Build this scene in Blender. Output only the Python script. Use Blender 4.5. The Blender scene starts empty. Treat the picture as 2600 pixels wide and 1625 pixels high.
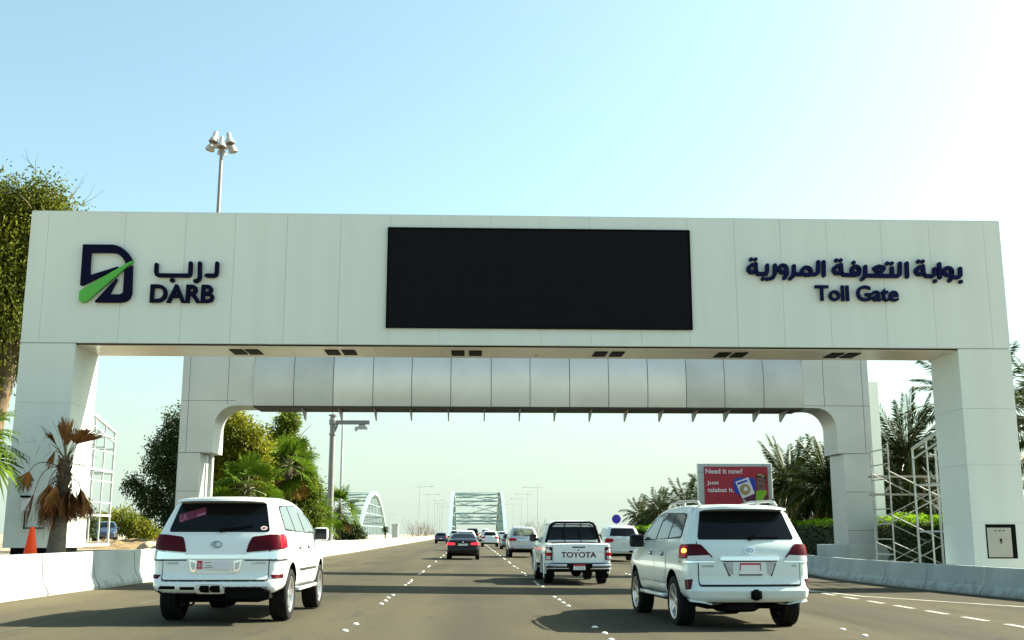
import bpy, bmesh, math, random
from mathutils import Vector, Matrix, Quaternion
from mathutils.bvhtree import BVHTree
from mathutils import noise as mnoise
R = math.radians
random.seed(7)
SC = bpy.context.scene
COL = SC.collection

# ------------------------------------------------------------------ camera, sky, sun, exposure
cam = bpy.data.cameras.new('camera')
cam.sensor_width = 36.0
cam.lens = 38.16
cam.clip_start = 0.1
cam.clip_end = 6000
cam_o = bpy.data.objects.new('camera', cam)
COL.objects.link(cam_o)
cam_o.location = (0, 0, 1.37)
cam_o.rotation_euler = (R(90 + 11.156), 0, R(-2.120))
SC.camera = cam_o

SUN_AZ, SUN_EL = 71.7, 36.0           # degrees to the right of the road direction, above the horizon
world = bpy.data.worlds.new('World')
SC.world = world
world.use_nodes = True
wn = world.node_tree
bg = wn.nodes['Background']
sky = wn.nodes.new('ShaderNodeTexSky')
sky.sky_type = 'NISHITA'
sky.sun_disc = False
sky.sun_elevation = R(SUN_EL)
sky.sun_rotation = R(SUN_AZ)
sky.altitude = 0
sky.air_density = 1.0
sky.dust_density = 2.2
sky.ozone_density = 1.0
tint = wn.nodes.new('ShaderNodeMix')
tint.data_type = 'RGBA'
tint.blend_type = 'MULTIPLY'
tint.inputs['Factor'].default_value = 1.0
tint.inputs['B'].default_value = (1.17, 1.42, 1.22, 1)
wn.links.new(sky.outputs['Color'], tint.inputs['A'])
geo = wn.nodes.new('ShaderNodeTexCoord')
sep = wn.nodes.new('ShaderNodeSeparateXYZ')
wn.links.new(geo.outputs['Generated'], sep.inputs['Vector'])
low = wn.nodes.new('ShaderNodeMapRange')          # whitish haze layer low over the horizon
low.interpolation_type = 'SMOOTHSTEP'
low.inputs['From Min'].default_value = -0.02
low.inputs['From Max'].default_value = 0.30
low.inputs['To Min'].default_value = 0.86
low.inputs['To Max'].default_value = 0.14
wn.links.new(sep.outputs['Z'], low.inputs['Value'])
hz = wn.nodes.new('ShaderNodeMix')
hz.data_type = 'RGBA'
hz.inputs['B'].default_value = (3.35, 4.05, 3.55, 1)
side = wn.nodes.new('ShaderNodeMapRange')         # thinner on the side away from the sun
side.interpolation_type = 'SMOOTHSTEP'
side.inputs['From Min'].default_value = -1.0
side.inputs['From Max'].default_value = -0.38
side.inputs['To Min'].default_value = 0.15
side.inputs['To Max'].default_value = 1.0
wn.links.new(sep.outputs['X'], side.inputs['Value'])
hf = wn.nodes.new('ShaderNodeMath')
hf.operation = 'MULTIPLY'
wn.links.new(low.outputs['Result'], hf.inputs[0])
wn.links.new(side.outputs['Result'], hf.inputs[1])
wn.links.new(hf.outputs[0], hz.inputs['Factor'])
wn.links.new(tint.outputs['Result'], hz.inputs['A'])
wn.links.new(hz.outputs['Result'], bg.inputs['Color'])
bg.inputs['Strength'].default_value = 0.06

sl = bpy.data.lights.new('sun', 'SUN')
sl.energy = 5.0
sl.angle = R(0.53)
sl.color = (1.0, 0.94, 0.76)
so = bpy.data.objects.new('sun', sl)
COL.objects.link(so)
sd = Vector((math.sin(R(SUN_AZ)) * math.cos(R(SUN_EL)), math.cos(R(SUN_AZ)) * math.cos(R(SUN_EL)), math.sin(R(SUN_EL))))
so.rotation_euler = (-sd).to_track_quat('-Z', 'Y').to_euler()
so.location = (60, 20, 60)

SC.view_settings.view_transform = 'Standard'
SC.view_settings.look = 'None'
SC.view_settings.exposure = 1.93
SC.view_settings.gamma = 1.0
SC.render.engine = 'CYCLES'
SC.cycles.max_bounces = 6
SC.cycles.transparent_max_bounces = 8
SC.cycles.use_denoising = True

# ------------------------------------------------------------------ materials
def mat(name, c, rough=0.6, metal=0.0, spec=0.5, coat=0.0, var=0.0, vscale=4.0, bump=0.0, bscale=20.0,
        emit=None, estr=0.0, c2=None, island=0.0, trans=0.0, stretch=(1, 1, 1), detail=5.0):
    m = bpy.data.materials.new(name)
    m.use_nodes = True
    nt = m.node_tree
    b = nt.nodes['Principled BSDF']
    b.inputs['Base Color'].default_value = (*c, 1)
    b.inputs['Roughness'].default_value = rough
    b.inputs['Metallic'].default_value = metal
    b.inputs['Specular IOR Level'].default_value = spec
    b.inputs['Coat Weight'].default_value = coat
    b.inputs['Coat Roughness'].default_value = 0.04
    if emit:
        b.inputs['Emission Color'].default_value = (*emit, 1)
        b.inputs['Emission Strength'].default_value = estr
    last = None
    if var > 0 or bump > 0:
        tc = nt.nodes.new('ShaderNodeTexCoord')
        mp = nt.nodes.new('ShaderNodeMapping')
        mp.inputs['Scale'].default_value = stretch
        nt.links.new(tc.outputs['Object'], mp.inputs['Vector'])
    if var > 0:
        n = nt.nodes.new('ShaderNodeTexNoise')
        n.inputs['Scale'].default_value = vscale
        n.inputs['Detail'].default_value = detail
        nt.links.new(mp.outputs['Vector'], n.inputs['Vector'])
        r = nt.nodes.new('ShaderNodeValToRGB')
        d = c2 if c2 else tuple(x * (1 - var) for x in c)
        r.color_ramp.elements[0].position = 0.35
        r.color_ramp.elements[1].position = 0.65
        r.color_ramp.elements[0].color = (*d, 1)
        r.color_ramp.elements[1].color = (*c, 1)
        nt.links.new(n.outputs['Fac'], r.inputs['Fac'])
        last = r.outputs['Color']
    if island > 0:
        g = nt.nodes.new('ShaderNodeNewGeometry')
        hsv = nt.nodes.new('ShaderNodeHueSaturation')
        mr = nt.nodes.new('ShaderNodeMapRange')
        mr.inputs['To Min'].default_value = 1 - island
        mr.inputs['To Max'].default_value = 1 + island
        nt.links.new(g.outputs['Random Per Island'], mr.inputs['Value'])
        nt.links.new(mr.outputs['Result'], hsv.inputs['Value'])
        if last:
            nt.links.new(last, hsv.inputs['Color'])
        else:
            hsv.inputs['Color'].default_value = (*c, 1)
        last = hsv.outputs['Color']
    if last:
        nt.links.new(last, b.inputs['Base Color'])
    if bump > 0:
        n2 = nt.nodes.new('ShaderNodeTexNoise')
        n2.inputs['Scale'].default_value = bscale
        n2.inputs['Detail'].default_value = 6
        nt.links.new(mp.outputs['Vector'], n2.inputs['Vector'])
        bp = nt.nodes.new('ShaderNodeBump')
        bp.inputs['Strength'].default_value = bump
        bp.inputs['Distance'].default_value = 0.02
        nt.links.new(n2.outputs['Fac'], bp.inputs['Height'])
        nt.links.new(bp.outputs['Normal'], b.inputs['Normal'])
    if trans > 0:
        tr = nt.nodes.new('ShaderNodeBsdfTranslucent')
        mx = nt.nodes.new('ShaderNodeMixShader')
        mx.inputs['Fac'].default_value = trans
        if last:
            nt.links.new(last, tr.inputs['Color'])
        else:
            tr.inputs['Color'].default_value = (*c, 1)
        nt.links.new(b.outputs['BSDF'], mx.inputs[1])
        nt.links.new(tr.outputs['BSDF'], mx.inputs[2])
        nt.links.new(mx.outputs['Shader'], nt.nodes['Material Output'].inputs['Surface'])
    return m

M = {}
M['panel'] = mat('gate_panel', (0.635, 0.70, 0.66), 0.42, spec=0.3, var=0.045, vscale=1.3, stretch=(1.5, 1, 0.10))
M['backing'] = mat('panel_backing', (0.42, 0.47, 0.43), 0.8)
M['soffit'] = mat('soffit_panel', (0.66, 0.64, 0.56), 0.3, metal=0.25, var=0.1, vscale=0.7)
M['black'] = mat('black_plastic', (0.003, 0.003, 0.0035), 0.6, spec=0.08)
M['screen'] = mat('led_screen', (0.004, 0.004, 0.006), 0.55, spec=0.10)
M['led_joint'] = mat('led_module_joint', (0.011, 0.011, 0.013), 0.6, spec=0.1)
M['navy'] = mat('navy_letters', (0.005, 0.008, 0.046), 0.6, spec=0.06)
M['navy2'] = mat('dark_navy_letters', (0.003, 0.004, 0.020), 0.6, spec=0.06)
M['green'] = mat('green_sign', (0.06, 0.36, 0.03), 0.4)
M['alu'] = mat('gantry_aluminium', (0.41, 0.44, 0.45), 0.42, metal=0.35, var=0.10, vscale=0.8)
M['alu_dull'] = mat('dull_curved_aluminium', (0.42, 0.455, 0.47), 0.5, metal=0.3, var=0.15, vscale=0.7)
M['alu_curve'] = mat('gantry_curved_aluminium', (0.50, 0.54, 0.56), 0.42, metal=0.4, var=0.10, vscale=0.9)
M['steel'] = mat('galvanised_steel', (0.45, 0.46, 0.47), 0.45, metal=0.4, var=0.2, vscale=6)
M['pole'] = mat('grey_painted_pole', (0.22, 0.215, 0.21), 0.5, metal=0.2, var=0.15, vscale=3)
M['white_steel'] = mat('white_painted_steel', (0.40, 0.43, 0.42), 0.5, var=0.1, vscale=3)
M['scaf'] = mat('scaffold_tube', (0.42, 0.42, 0.40), 0.5, metal=0.3, var=0.35, vscale=9)
M['plank'] = mat('scaffold_plank', (0.32, 0.29, 0.25), 0.8, var=0.3, vscale=5)
M['bridge'] = mat('bridge_steel', (0.24, 0.345, 0.335), 0.5, var=0.08, vscale=0.3)
M['lampmetal'] = mat('lamp_metal', (0.40, 0.40, 0.385), 0.4, metal=0.1)
M['lens'] = mat('lamp_lens', (0.10, 0.09, 0.08), 0.2)
M['concrete'] = mat('barrier_concrete', (0.37, 0.42, 0.41), 0.85, var=0.22, vscale=1.6, bump=0.25, bscale=30, stretch=(1, 1, 0.45))
M['kerbwall'] = mat('parapet_concrete', (0.3520, 0.3440, 0.2880), 0.85, var=0.1, vscale=0.8, bump=0.2, bscale=20)
M['sand'] = mat('sand', (0.3500, 0.2870, 0.1890), 0.95, var=0.3, vscale=0.7, bump=0.6, bscale=5)
M['soil'] = mat('verge_soil', (0.2800, 0.2310, 0.1540), 0.95, var=0.4, vscale=1.2, bump=0.8, bscale=6)
M['mound'] = mat('excavated_soil', (0.2310, 0.1540, 0.0665), 0.95, var=0.55, vscale=3, bump=1.0, bscale=9)
M['rock'] = mat('rock', (0.3500, 0.3010, 0.2170), 0.9, var=0.3, vscale=4, bump=0.7, bscale=8)
M['paint_line'] = mat('worn_road_paint', (0.4200, 0.4060, 0.3500), 0.7, var=0.35, vscale=3)
M['faint_line'] = mat('faded_road_paint', (0.105, 0.098, 0.072), 0.9, spec=0.05, var=0.4, vscale=5)
M['stud'] = mat('white_ceramic', (0.6240, 0.6160, 0.5760), 0.3)
M['orange'] = mat('orange_plastic', (0.85, 0.060, 0.004), 0.5, spec=0.2)
M['bark'] = mat('bark', (0.1680, 0.1190, 0.0700), 0.95, var=0.5, vscale=7, bump=1.0, bscale=12, stretch=(1, 1, 0.3))
M['palmbark'] = mat('palm_bark', (0.1190, 0.0770, 0.0490), 0.95, var=0.5, vscale=9, bump=1.2, bscale=16)
M['palmbark_old'] = mat('smooth_palm_bark', (0.1820, 0.1540, 0.1190), 0.95, var=0.35, vscale=9, bump=0.8, bscale=22, stretch=(1, 1, 3))
M['leaf_olive'] = mat('olive_leaf', (0.2275, 0.2275, 0.0127), 0.6, spec=0.2, var=0.5, vscale=0.55, c2=(0.1001, 0.1274, 0.0091), island=0.4, trans=0.45)
M['leaf_feather'] = mat('feathery_leaf', (0.150, 0.160, 0.016), 0.6, spec=0.1, var=0.5, vscale=0.5, c2=(0.060, 0.080, 0.010), island=0.4, trans=0.4)
M['leaf_dark'] = mat('dark_leaf', (0.0454, 0.0709, 0.0132), 0.6, spec=0.25, var=0.4, vscale=0.7, c2=(0.0208, 0.0397, 0.0113), island=0.4, trans=0.25)
M['leaf_green'] = mat('green_leaf', (0.1428, 0.1848, 0.0101), 0.55, spec=0.2, var=0.5, vscale=0.8, c2=(0.0630, 0.0966, 0.0076), island=0.4, trans=0.42)
M['leaf_hedge_shade'] = mat('hedge_leaf_shade', (0.0238, 0.0420, 0.0056), 0.6, spec=0.05, var=0.4, vscale=1.5, c2=(0.0140, 0.0280, 0.0049), island=0.35, trans=0.2)  # face leaves of the hedge, shade put into their dark green
M['leaf_hedge_lit'] = mat('hedge_leaf_lit', (0.2380, 0.3868, 0.0149), 0.6, spec=0.05, var=0.4, vscale=1.5, c2=(0.1339, 0.2529, 0.0134), island=0.3, trans=0.35)  # bright copy of the hedge leaf, sunlight put into the colour
M['hedge_core'] = mat('hedge_twigs', (0.020, 0.030, 0.010), 0.9)
M['fan_green'] = mat('fan_palm_leaf', (0.0875, 0.1444, 0.0088), 0.6, spec=0.05, var=0.35, vscale=1.2, c2=(0.0438, 0.0875, 0.0070), island=0.35, trans=0.35)
M['fan_dead'] = mat('dead_palm_leaf', (0.3094, 0.1365, 0.0328), 0.8, spec=0.2, var=0.55, vscale=2.5, c2=(0.1183, 0.0546, 0.0218), island=0.35, trans=0.15)
M['fan_yellow'] = mat('drying_palm_leaf', (0.3696, 0.2240, 0.0560), 0.8, spec=0.2, var=0.5, vscale=2.5, c2=(0.1792, 0.1008, 0.0336), island=0.35, trans=0.2)
M['petiole'] = mat('palm_stalk', (0.1050, 0.1050, 0.0245), 0.5, var=0.3, vscale=5)
M['petiole_dead'] = mat('dead_palm_stalk', (0.0980, 0.0595, 0.0315), 0.8, var=0.3, vscale=5)
M['date'] = mat('date_palm_leaf', (0.0301, 0.0446, 0.0079), 0.6, spec=0.06, var=0.4, vscale=0.9, c2=(0.0171, 0.0276, 0.0066), island=0.4, trans=0.25)
M['twig'] = mat('dry_twig', (0.2520, 0.2100, 0.1610), 0.9)
M['hutwall'] = mat('hatch_grey', (0.42, 0.41, 0.36), 0.6, var=0.1, vscale=2)
M['whitebox'] = mat('white_box', (0.75, 0.76, 0.74), 0.5)
# vehicles
M['white_paint'] = mat('white_car_paint', (0.73, 0.775, 0.765), 0.28, spec=0.5, coat=0.8)
M['pearl_paint'] = mat('pearl_car_paint', (0.61, 0.69, 0.675), 0.26, spec=0.5, coat=0.8)
M['silver_paint'] = mat('silver_car_paint', (0.50, 0.52, 0.52), 0.3, metal=0.5, coat=0.7)
M['grey_paint'] = mat('grey_car_paint', (0.20, 0.24, 0.26), 0.3, metal=0.4, coat=0.7)
M['black_paint'] = mat('black_car_paint', (0.006, 0.006, 0.008), 0.3, spec=0.3, coat=0.25)
M['blue_paint'] = mat('dark_blue_car_paint', (0.022, 0.035, 0.075), 0.25, metal=0.3, coat=0.9)
M['glass_dark'] = mat('tinted_glass', (0.004, 0.005, 0.007), 0.08, spec=0.22)
M['glass_side'] = mat('side_glass', (0.09, 0.11, 0.115), 0.05, spec=0.8)
M['glass_green'] = mat('clear_rear_glass', (0.20, 0.24, 0.17), 0.07, spec=0.6, var=0.85, vscale=3.0)
M['rubber'] = mat('rubber', (0.011, 0.011, 0.012), 0.8, spec=0.2, var=0.3, vscale=12)
M['rim'] = mat('alloy_rim', (0.62, 0.62, 0.62), 0.28, metal=0.85)
M['chrome'] = mat('chrome', (0.80, 0.81, 0.82), 0.12, metal=1.0)
M['under'] = mat('underbody', (0.004, 0.004, 0.0045), 0.9, spec=0.1)
M['trim'] = mat('black_trim', (0.008, 0.008, 0.009), 0.5, spec=0.25)
M['joint'] = mat('cladding_joint', (0.10, 0.105, 0.105), 0.8)
M['seam'] = mat('panel_gap', (0.02, 0.02, 0.02), 0.8)
M['lamp_red'] = mat('red_lamp_lens', (0.40, 0.004, 0.016), 0.22, spec=0.15)
M['lamp_darkred'] = mat('dark_red_lamp_lens', (0.058, 0.0015, 0.006), 0.25, spec=0.12)
M['lamp_lit'] = mat('lit_red_lamp', (0.35, 0.006, 0.012), 0.2, emit=(1, 0.02, 0.04), estr=0.55)
M['lamp_amber'] = mat('lit_amber_lamp', (0.8, 0.3, 0.02), 0.3, emit=(1.0, 0.42, 0.03), estr=2.2)
M['lamp_clear'] = mat('clear_lamp_lens', (0.55, 0.57, 0.57), 0.15, spec=0.7)
M['plate'] = mat('number_plate', (0.74, 0.74, 0.72), 0.4)
M['plate_red'] = mat('plate_red', (0.45, 0.02, 0.04), 0.4)
M['maroon'] = mat('maroon_letters', (0.065, 0.006, 0.022), 0.5)
M['grey_letter'] = mat('badge_letters', (0.30, 0.31, 0.32), 0.3, metal=0.6)
M['sticker'] = mat('pink_sticker', (0.13, 0.012, 0.04), 0.5)
M['sticker_line'] = mat('pale_pink_sticker', (0.42, 0.14, 0.25), 0.5)
M['poster_red'] = mat('poster_red', (0.36, 0.016, 0.035), 0.5)
M['poster_white'] = mat('poster_white', (0.70, 0.68, 0.72), 0.5)
M['poster_blue'] = mat('poster_blue', (0.015, 0.045, 0.42), 0.5)
M['poster_skin'] = mat('poster_skin', (0.17, 0.085, 0.075), 0.5)
M['poster_dark'] = mat('poster_dark', (0.018, 0.014, 0.018), 0.5)
M['poster_lime'] = mat('poster_lime', (0.20, 0.42, 0.02), 0.5)
M['poster_gold'] = mat('poster_gold', (0.34, 0.25, 0.10), 0.5)
M['poster_maroon'] = mat('poster_maroon', (0.09, 0.012, 0.05), 0.5)
M['bbframe'] = mat('billboard_frame', (0.45, 0.50, 0.49), 0.4, metal=0.3)
M['sign_blue'] = mat('sign_blue', (0.015, 0.03, 0.62), 0.45)
M['sign_red'] = mat('sign_red', (0.40, 0.02, 0.05), 0.4)

# scuffs and road grime along the foot of the concrete
def grime(m, col, z0, z1, amount):
    nt = m.node_tree; b = nt.nodes['Principled BSDF']
    src = b.inputs['Base Color'].links[0].from_socket
    tc = nt.nodes.new('ShaderNodeTexCoord'); sp = nt.nodes.new('ShaderNodeSeparateXYZ')
    nt.links.new(tc.outputs['Object'], sp.inputs['Vector'])
    n = nt.nodes.new('ShaderNodeTexNoise'); n.inputs['Scale'].default_value = 3.5; n.inputs['Detail'].default_value = 7
    oi = nt.nodes.new('ShaderNodeObjectInfo'); va = nt.nodes.new('ShaderNodeVectorMath'); va.operation = 'ADD'
    nt.links.new(tc.outputs['Object'], va.inputs[0]); nt.links.new(oi.outputs['Location'], va.inputs[1]); nt.links.new(va.outputs['Vector'], n.inputs['Vector'])
    ad = nt.nodes.new('ShaderNodeMath'); ad.operation = 'MULTIPLY_ADD'; ad.inputs[1].default_value = -0.9
    nt.links.new(n.outputs['Fac'], ad.inputs[0]); nt.links.new(sp.outputs['Z'], ad.inputs[2])
    r = nt.nodes.new('ShaderNodeMapRange'); r.inputs['From Min'].default_value = z0 - 0.45; r.inputs['From Max'].default_value = z1 - 0.45
    r.inputs['To Min'].default_value = amount; r.inputs['To Max'].default_value = 0.0
    nt.links.new(ad.outputs[0], r.inputs['Value'])
    x = nt.nodes.new('ShaderNodeMix'); x.data_type = 'RGBA'; x.inputs['B'].default_value = (*col, 1)
    nt.links.new(r.outputs['Result'], x.inputs['Factor']); nt.links.new(src, x.inputs['A']); nt.links.new(x.outputs['Result'], b.inputs['Base Color'])
grime(M['concrete'], (0.13, 0.115, 0.085), 0.0, 0.24, 0.55)
grime(M['kerbwall'], (0.14, 0.12, 0.09), 0.0, 0.30, 0.6)

# asphalt: wear follows the lanes
def asphalt():
    m = bpy.data.materials.new('asphalt')
    m.use_nodes = True
    nt = m.node_tree
    b = nt.nodes['Principled BSDF']
    b.inputs['Roughness'].default_value = 0.92
    b.inputs['Specular IOR Level'].default_value = 0.06
    tc = nt.nodes.new('ShaderNodeTexCoord')
    def noise(scale, stretch, detail=6):
        mp = nt.nodes.new('ShaderNodeMapping')
        mp.inputs['Scale'].default_value = stretch
        n = nt.nodes.new('ShaderNodeTexNoise')
        n.inputs['Scale'].default_value = scale
        n.inputs['Detail'].default_value = detail
        nt.links.new(tc.outputs['Object'], mp.inputs['Vector'])
        nt.links.new(mp.outputs['Vector'], n.inputs['Vector'])
        return n.outputs['Fac']
    def mix(a, c, fac, blend='MIX'):
        x = nt.nodes.new('ShaderNodeMix')
        x.data_type = 'RGBA'
        x.blend_type = blend
        if isinstance(fac, float):
            x.inputs['Factor'].default_value = fac
        else:
            nt.links.new(fac, x.inputs['Factor'])
        for s, v in (('A', a), ('B', c)):
            if isinstance(v, tuple):
                x.inputs[s].default_value = (*v, 1)
            else:
                nt.links.new(v, x.inputs[s])
        return x.outputs['Result']
    def ramp(f, p0, p1):
        r = nt.nodes.new('ShaderNodeMapRange')
        r.inputs['From Min'].default_value = p0
        r.inputs['From Max'].default_value = p1
        nt.links.new(f, r.inputs['Value'])
        return r.outputs['Result']
    streak = ramp(noise(0.9, (1.0, 0.03, 1)), 0.35, 0.65)
    patchy = ramp(noise(0.35, (1, 0.5, 1)), 0.35, 0.65)
    grain = ramp(noise(60, (1, 1, 1), 3), 0.3, 0.7)
    c = mix((0.0414, 0.0390, 0.0277), (0.0684, 0.0635, 0.0453), streak)
    c = mix(c, (0.0721, 0.0644, 0.0425), patchy, 'MIX')
    c2 = mix(c, (0.0468, 0.0445, 0.0361), ramp(noise(2.2, (1, 0.2, 1)), 0.58, 0.75))
    c3 = mix(c2, (0.7200, 0.7200, 0.7200), 0.0)
    g = mix((0.7200, 0.7200, 0.7200), (1.2600, 1.2600, 1.2600), grain)
    c4 = mix(c3, g, 1.0, 'MULTIPLY')
    # oil darkening along the middle of each lane
    sx = nt.nodes.new('ShaderNodeSeparateXYZ')
    nt.links.new(tc.outputs['Object'], sx.inputs['Vector'])
    a = nt.nodes.new('ShaderNodeMath'); a.operation = 'ADD'; a.inputs[1].default_value = 1.75 + 3.72 * 10
    nt.links.new(sx.outputs['X'], a.inputs[0])
    d = nt.nodes.new('ShaderNodeMath'); d.operation = 'DIVIDE'; d.inputs[1].default_value = 3.72
    nt.links.new(a.outputs[0], d.inputs[0])
    f = nt.nodes.new('ShaderNodeMath'); f.operation = 'FRACT'
    nt.links.new(d.outputs[0], f.inputs[0])
    pp = nt.nodes.new('ShaderNodeMath'); pp.operation = 'SUBTRACT'; pp.inputs[1].default_value = 0.5
    nt.links.new(f.outputs[0], pp.inputs[0])
    ab = nt.nodes.new('ShaderNodeMath'); ab.operation = 'ABSOLUTE'
    nt.links.new(pp.outputs[0], ab.inputs[0])
    oil = nt.nodes.new('ShaderNodeMapRange')
    oil.inputs['From Min'].default_value = 0.02; oil.inputs['From Max'].default_value = 0.22
    oil.inputs['To Min'].default_value = 0.5; oil.inputs['To Max'].default_value = 0.0
    nt.links.new(ab.outputs[0], oil.inputs['Value'])
    c5 = mix(c4, (0.0433, 0.0417, 0.0342), oil.outputs['Result'])
    dust = nt.nodes.new('ShaderNodeMapRange')
    dust.inputs['From Min'].default_value = -4.6; dust.inputs['From Max'].default_value = -9.0
    dust.inputs['To Min'].default_value = 0.0; dust.inputs['To Max'].default_value = 1.0
    nt.links.new(sx.outputs['X'], dust.inputs['Value'])
    dm = nt.nodes.new('ShaderNodeMath'); dm.operation = 'MULTIPLY'
    nt.links.new(dust.outputs['Result'], dm.inputs[0])
    nt.links.new(ramp(noise(0.8, (1, 0.25, 1)), 0.25, 0.75), dm.inputs[1])
    c6 = mix(c5, (0.1313, 0.1103, 0.0673), dm.outputs[0])
    # tar seams and patched strips
    c7 = c6
    spots = ramp(noise(5.0, (1, 0.45, 1), 3), 0.70, 0.76)
    c8 = mix(c7, (0.0270, 0.0254, 0.0222), spots)
    nt.links.new(c8, b.inputs['Base Color'])
    bp = nt.nodes.new('ShaderNodeBump')
    bp.inputs['Strength'].default_value = 0.25
    bp.inputs['Distance'].default_value = 0.01
    nt.links.new(noise(90, (1, 1, 1), 4), bp.inputs['Height'])
    nt.links.new(bp.outputs['Normal'], b.inputs['Normal'])
    return m
M['asphalt'] = asphalt()

# ------------------------------------------------------------------ mesh helpers
class MB:
    def __init__(s):
        s.v = []; s.f = []
    def add(s, vs, fs):
        n = len(s.v)
        s.v += [tuple(p) for p in vs]
        s.f += [tuple(i + n for i in f) for f in fs]
    def box(s, x0, x1, y0, y1, z0, z1):
        s.add([(x0, y0, z0), (x1, y0, z0), (x1, y1, z0), (x0, y1, z0), (x0, y0, z1), (x1, y0, z1), (x1, y1, z1), (x0, y1, z1)],
              [(3, 2, 1, 0), (4, 5, 6, 7), (0, 1, 5, 4), (1, 2, 6, 5), (2, 3, 7, 6), (3, 0, 4, 7)])
    def bar(s, a, b, w, h=None, up=(0, 0, 1)):
        a = Vector(a); b = Vector(b); h = h or w
        d = (b - a).normalized(); up = Vector(up)
        if abs(d.dot(up)) > 0.98: up = Vector((0, 1, 0))
        x = d.cross(up).normalized() * (w / 2); z = x.cross(d).normalized() * (h / 2)
        s.add([a - x - z, a + x - z, a + x + z, a - x + z, b - x - z, b + x - z, b + x + z, b - x + z],
              [(0, 1, 2, 3), (7, 6, 5, 4), (4, 5, 1, 0), (5, 6, 2, 1), (6, 7, 3, 2), (7, 4, 0, 3)])
    def tube(s, pts, rad, n=8, cap=True):
        pts = [Vector(p) for p in pts]
        if not hasattr(rad, '__len__'): rad = [rad] * len(pts)
        rings = []
        prev = None
        for i, p in enumerate(pts):
            d = (pts[min(i + 1, len(pts) - 1)] - pts[max(i - 1, 0)]).normalized()
            if prev is None:
                u = Vector((0, 0, 1)) if abs(d.z) < 0.9 else Vector((0, 1, 0))
                x = d.cross(u).normalized()
            else:
                x = (prev - d * prev.dot(d)).normalized()
            prev = x
            y = d.cross(x)
            rings.append([p + (x * math.cos(2 * math.pi * k / n) + y * math.sin(2 * math.pi * k / n)) * rad[i] for k in range(n)])
        vs = [v for r in rings for v in r]; fs = []
        for i in range(len(pts) - 1):
            for k in range(n):
                fs.append((i * n + k, i * n + (k + 1) % n, (i + 1) * n + (k + 1) % n, (i + 1) * n + k))
        if cap:
            fs.append(tuple(range(n - 1, -1, -1))); fs.append(tuple((len(pts) - 1) * n + k for k in range(n)))
        s.add(vs, fs)
    def lathe(s, prof, origin=(0, 0, 0), axis='z', n=24):
        o = Vector(origin); vs = []; fs = []
        for (r, h) in prof:
            for k in range(n):
                a = 2 * math.pi * k / n; c, q = r * math.cos(a), r * math.sin(a)
                vs.append(o + Vector({'z': (c, q, h), 'x': (h, c, q), 'y': (q, h, c)}[axis]))
        for i in range(len(prof) - 1):
            for k in range(n):
                fs.append((i * n + k, i * n + (k + 1) % n, (i + 1) * n + (k + 1) % n, (i + 1) * n + k))
        s.add(vs, fs)
    def prism(s, poly, fn, d0, d1):
        """2D polygon, fn(u,v,d) -> point, between depths d0 and d1"""
        n = len(poly)
        s.add([fn(u, v, d0) for u, v in poly] + [fn(u, v, d1) for u, v in poly],
              [tuple(range(n)), tuple(range(2 * n - 1, n - 1, -1))] + [(i, i + n, (i + 1) % n + n, (i + 1) % n) for i in range(n)])
    def build(s, name, m, parent=None, smooth=None, bevel=0.0, loc=None, fix=True):
        me = bpy.data.meshes.new(name)
        me.from_pydata(s.v, [], s.f)
        return finish(me, name, m, parent, smooth, bevel, loc, fix)

def finish(me, name, m, parent=None, smooth=None, bevel=0.0, loc=None, fix=True):
    if fix or bevel > 0:
        bm = bmesh.new(); bm.from_mesh(me)
        if fix: bmesh.ops.recalc_face_normals(bm, faces=bm.faces)
        if bevel > 0:
            ed = [e for e in bm.edges if e.is_manifold and e.calc_face_angle(0) > R(30)]
            bmesh.ops.bevel(bm, geom=ed, offset=bevel, segments=2, affect='EDGES', profile=0.5, clamp_overlap=True)
        bm.to_mesh(me); bm.free()
    me.materials.append(m)
    if smooth is not None:
        me.shade_smooth()
        me.set_sharp_from_angle(angle=R(smooth))
    o = bpy.data.objects.new(name, me)
    COL.objects.link(o)
    if parent: o.parent = parent
    if loc: o.location = loc
    return o

def tag(o, label=None, cat=None, group=None, kind=None):
    if label: o['label'] = label
    if cat: o['category'] = cat
    if group: o['group'] = group
    if kind: o['kind'] = kind
    return o

def thing(name, label, cat, loc=(0, 0, 0), rz=0.0, group=None):
    o = bpy.data.objects.new(name, None)
    o.empty_display_size = 0.3
    COL.objects.link(o)
    o.location = loc; o.rotation_euler = (0, 0, rz)
    return tag(o, label, cat, group)

def copy_tree(o, parent=None):
    c = o.copy(); COL.objects.link(c)
    if parent: c.parent = parent
    for ch in list(o.children): copy_tree(ch, c)
    return c

def text_mesh(txt, name, m, parent, x0, x1, z0, z1, fn, depth=0.02, bold=0.0):
    """text fitted to the box x0..x1, z0..z1; fn(u, v, d) -> point"""
    cu = bpy.data.curves.new(name, 'FONT'); cu.body = txt; cu.extrude = 0.5; cu.offset = bold; cu.resolution_u = 4
    ob = bpy.data.objects.new(name, cu); COL.objects.link(ob)
    dg = bpy.context.evaluated_depsgraph_get()
    me = bpy.data.meshes.new_from_object(ob.evaluated_get(dg))
    bpy.data.objects.remove(ob); bpy.data.curves.remove(cu)
    xs = [v.co.x for v in me.vertices]; ys = [v.co.y for v in me.vertices]
    ax, bx, ay, by = min(xs), max(xs), min(ys), max(ys)
    for v in me.vertices:
        u = x0 + (v.co.x - ax) / (bx - ax) * (x1 - x0)
        w = z0 + (v.co.y - ay) / (by - ay) * (z1 - z0)
        v.co = fn(u, w, depth if v.co.z > 0 else 0.0)
    me.materials.clear()
    return finish(me, name, m, parent)

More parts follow.
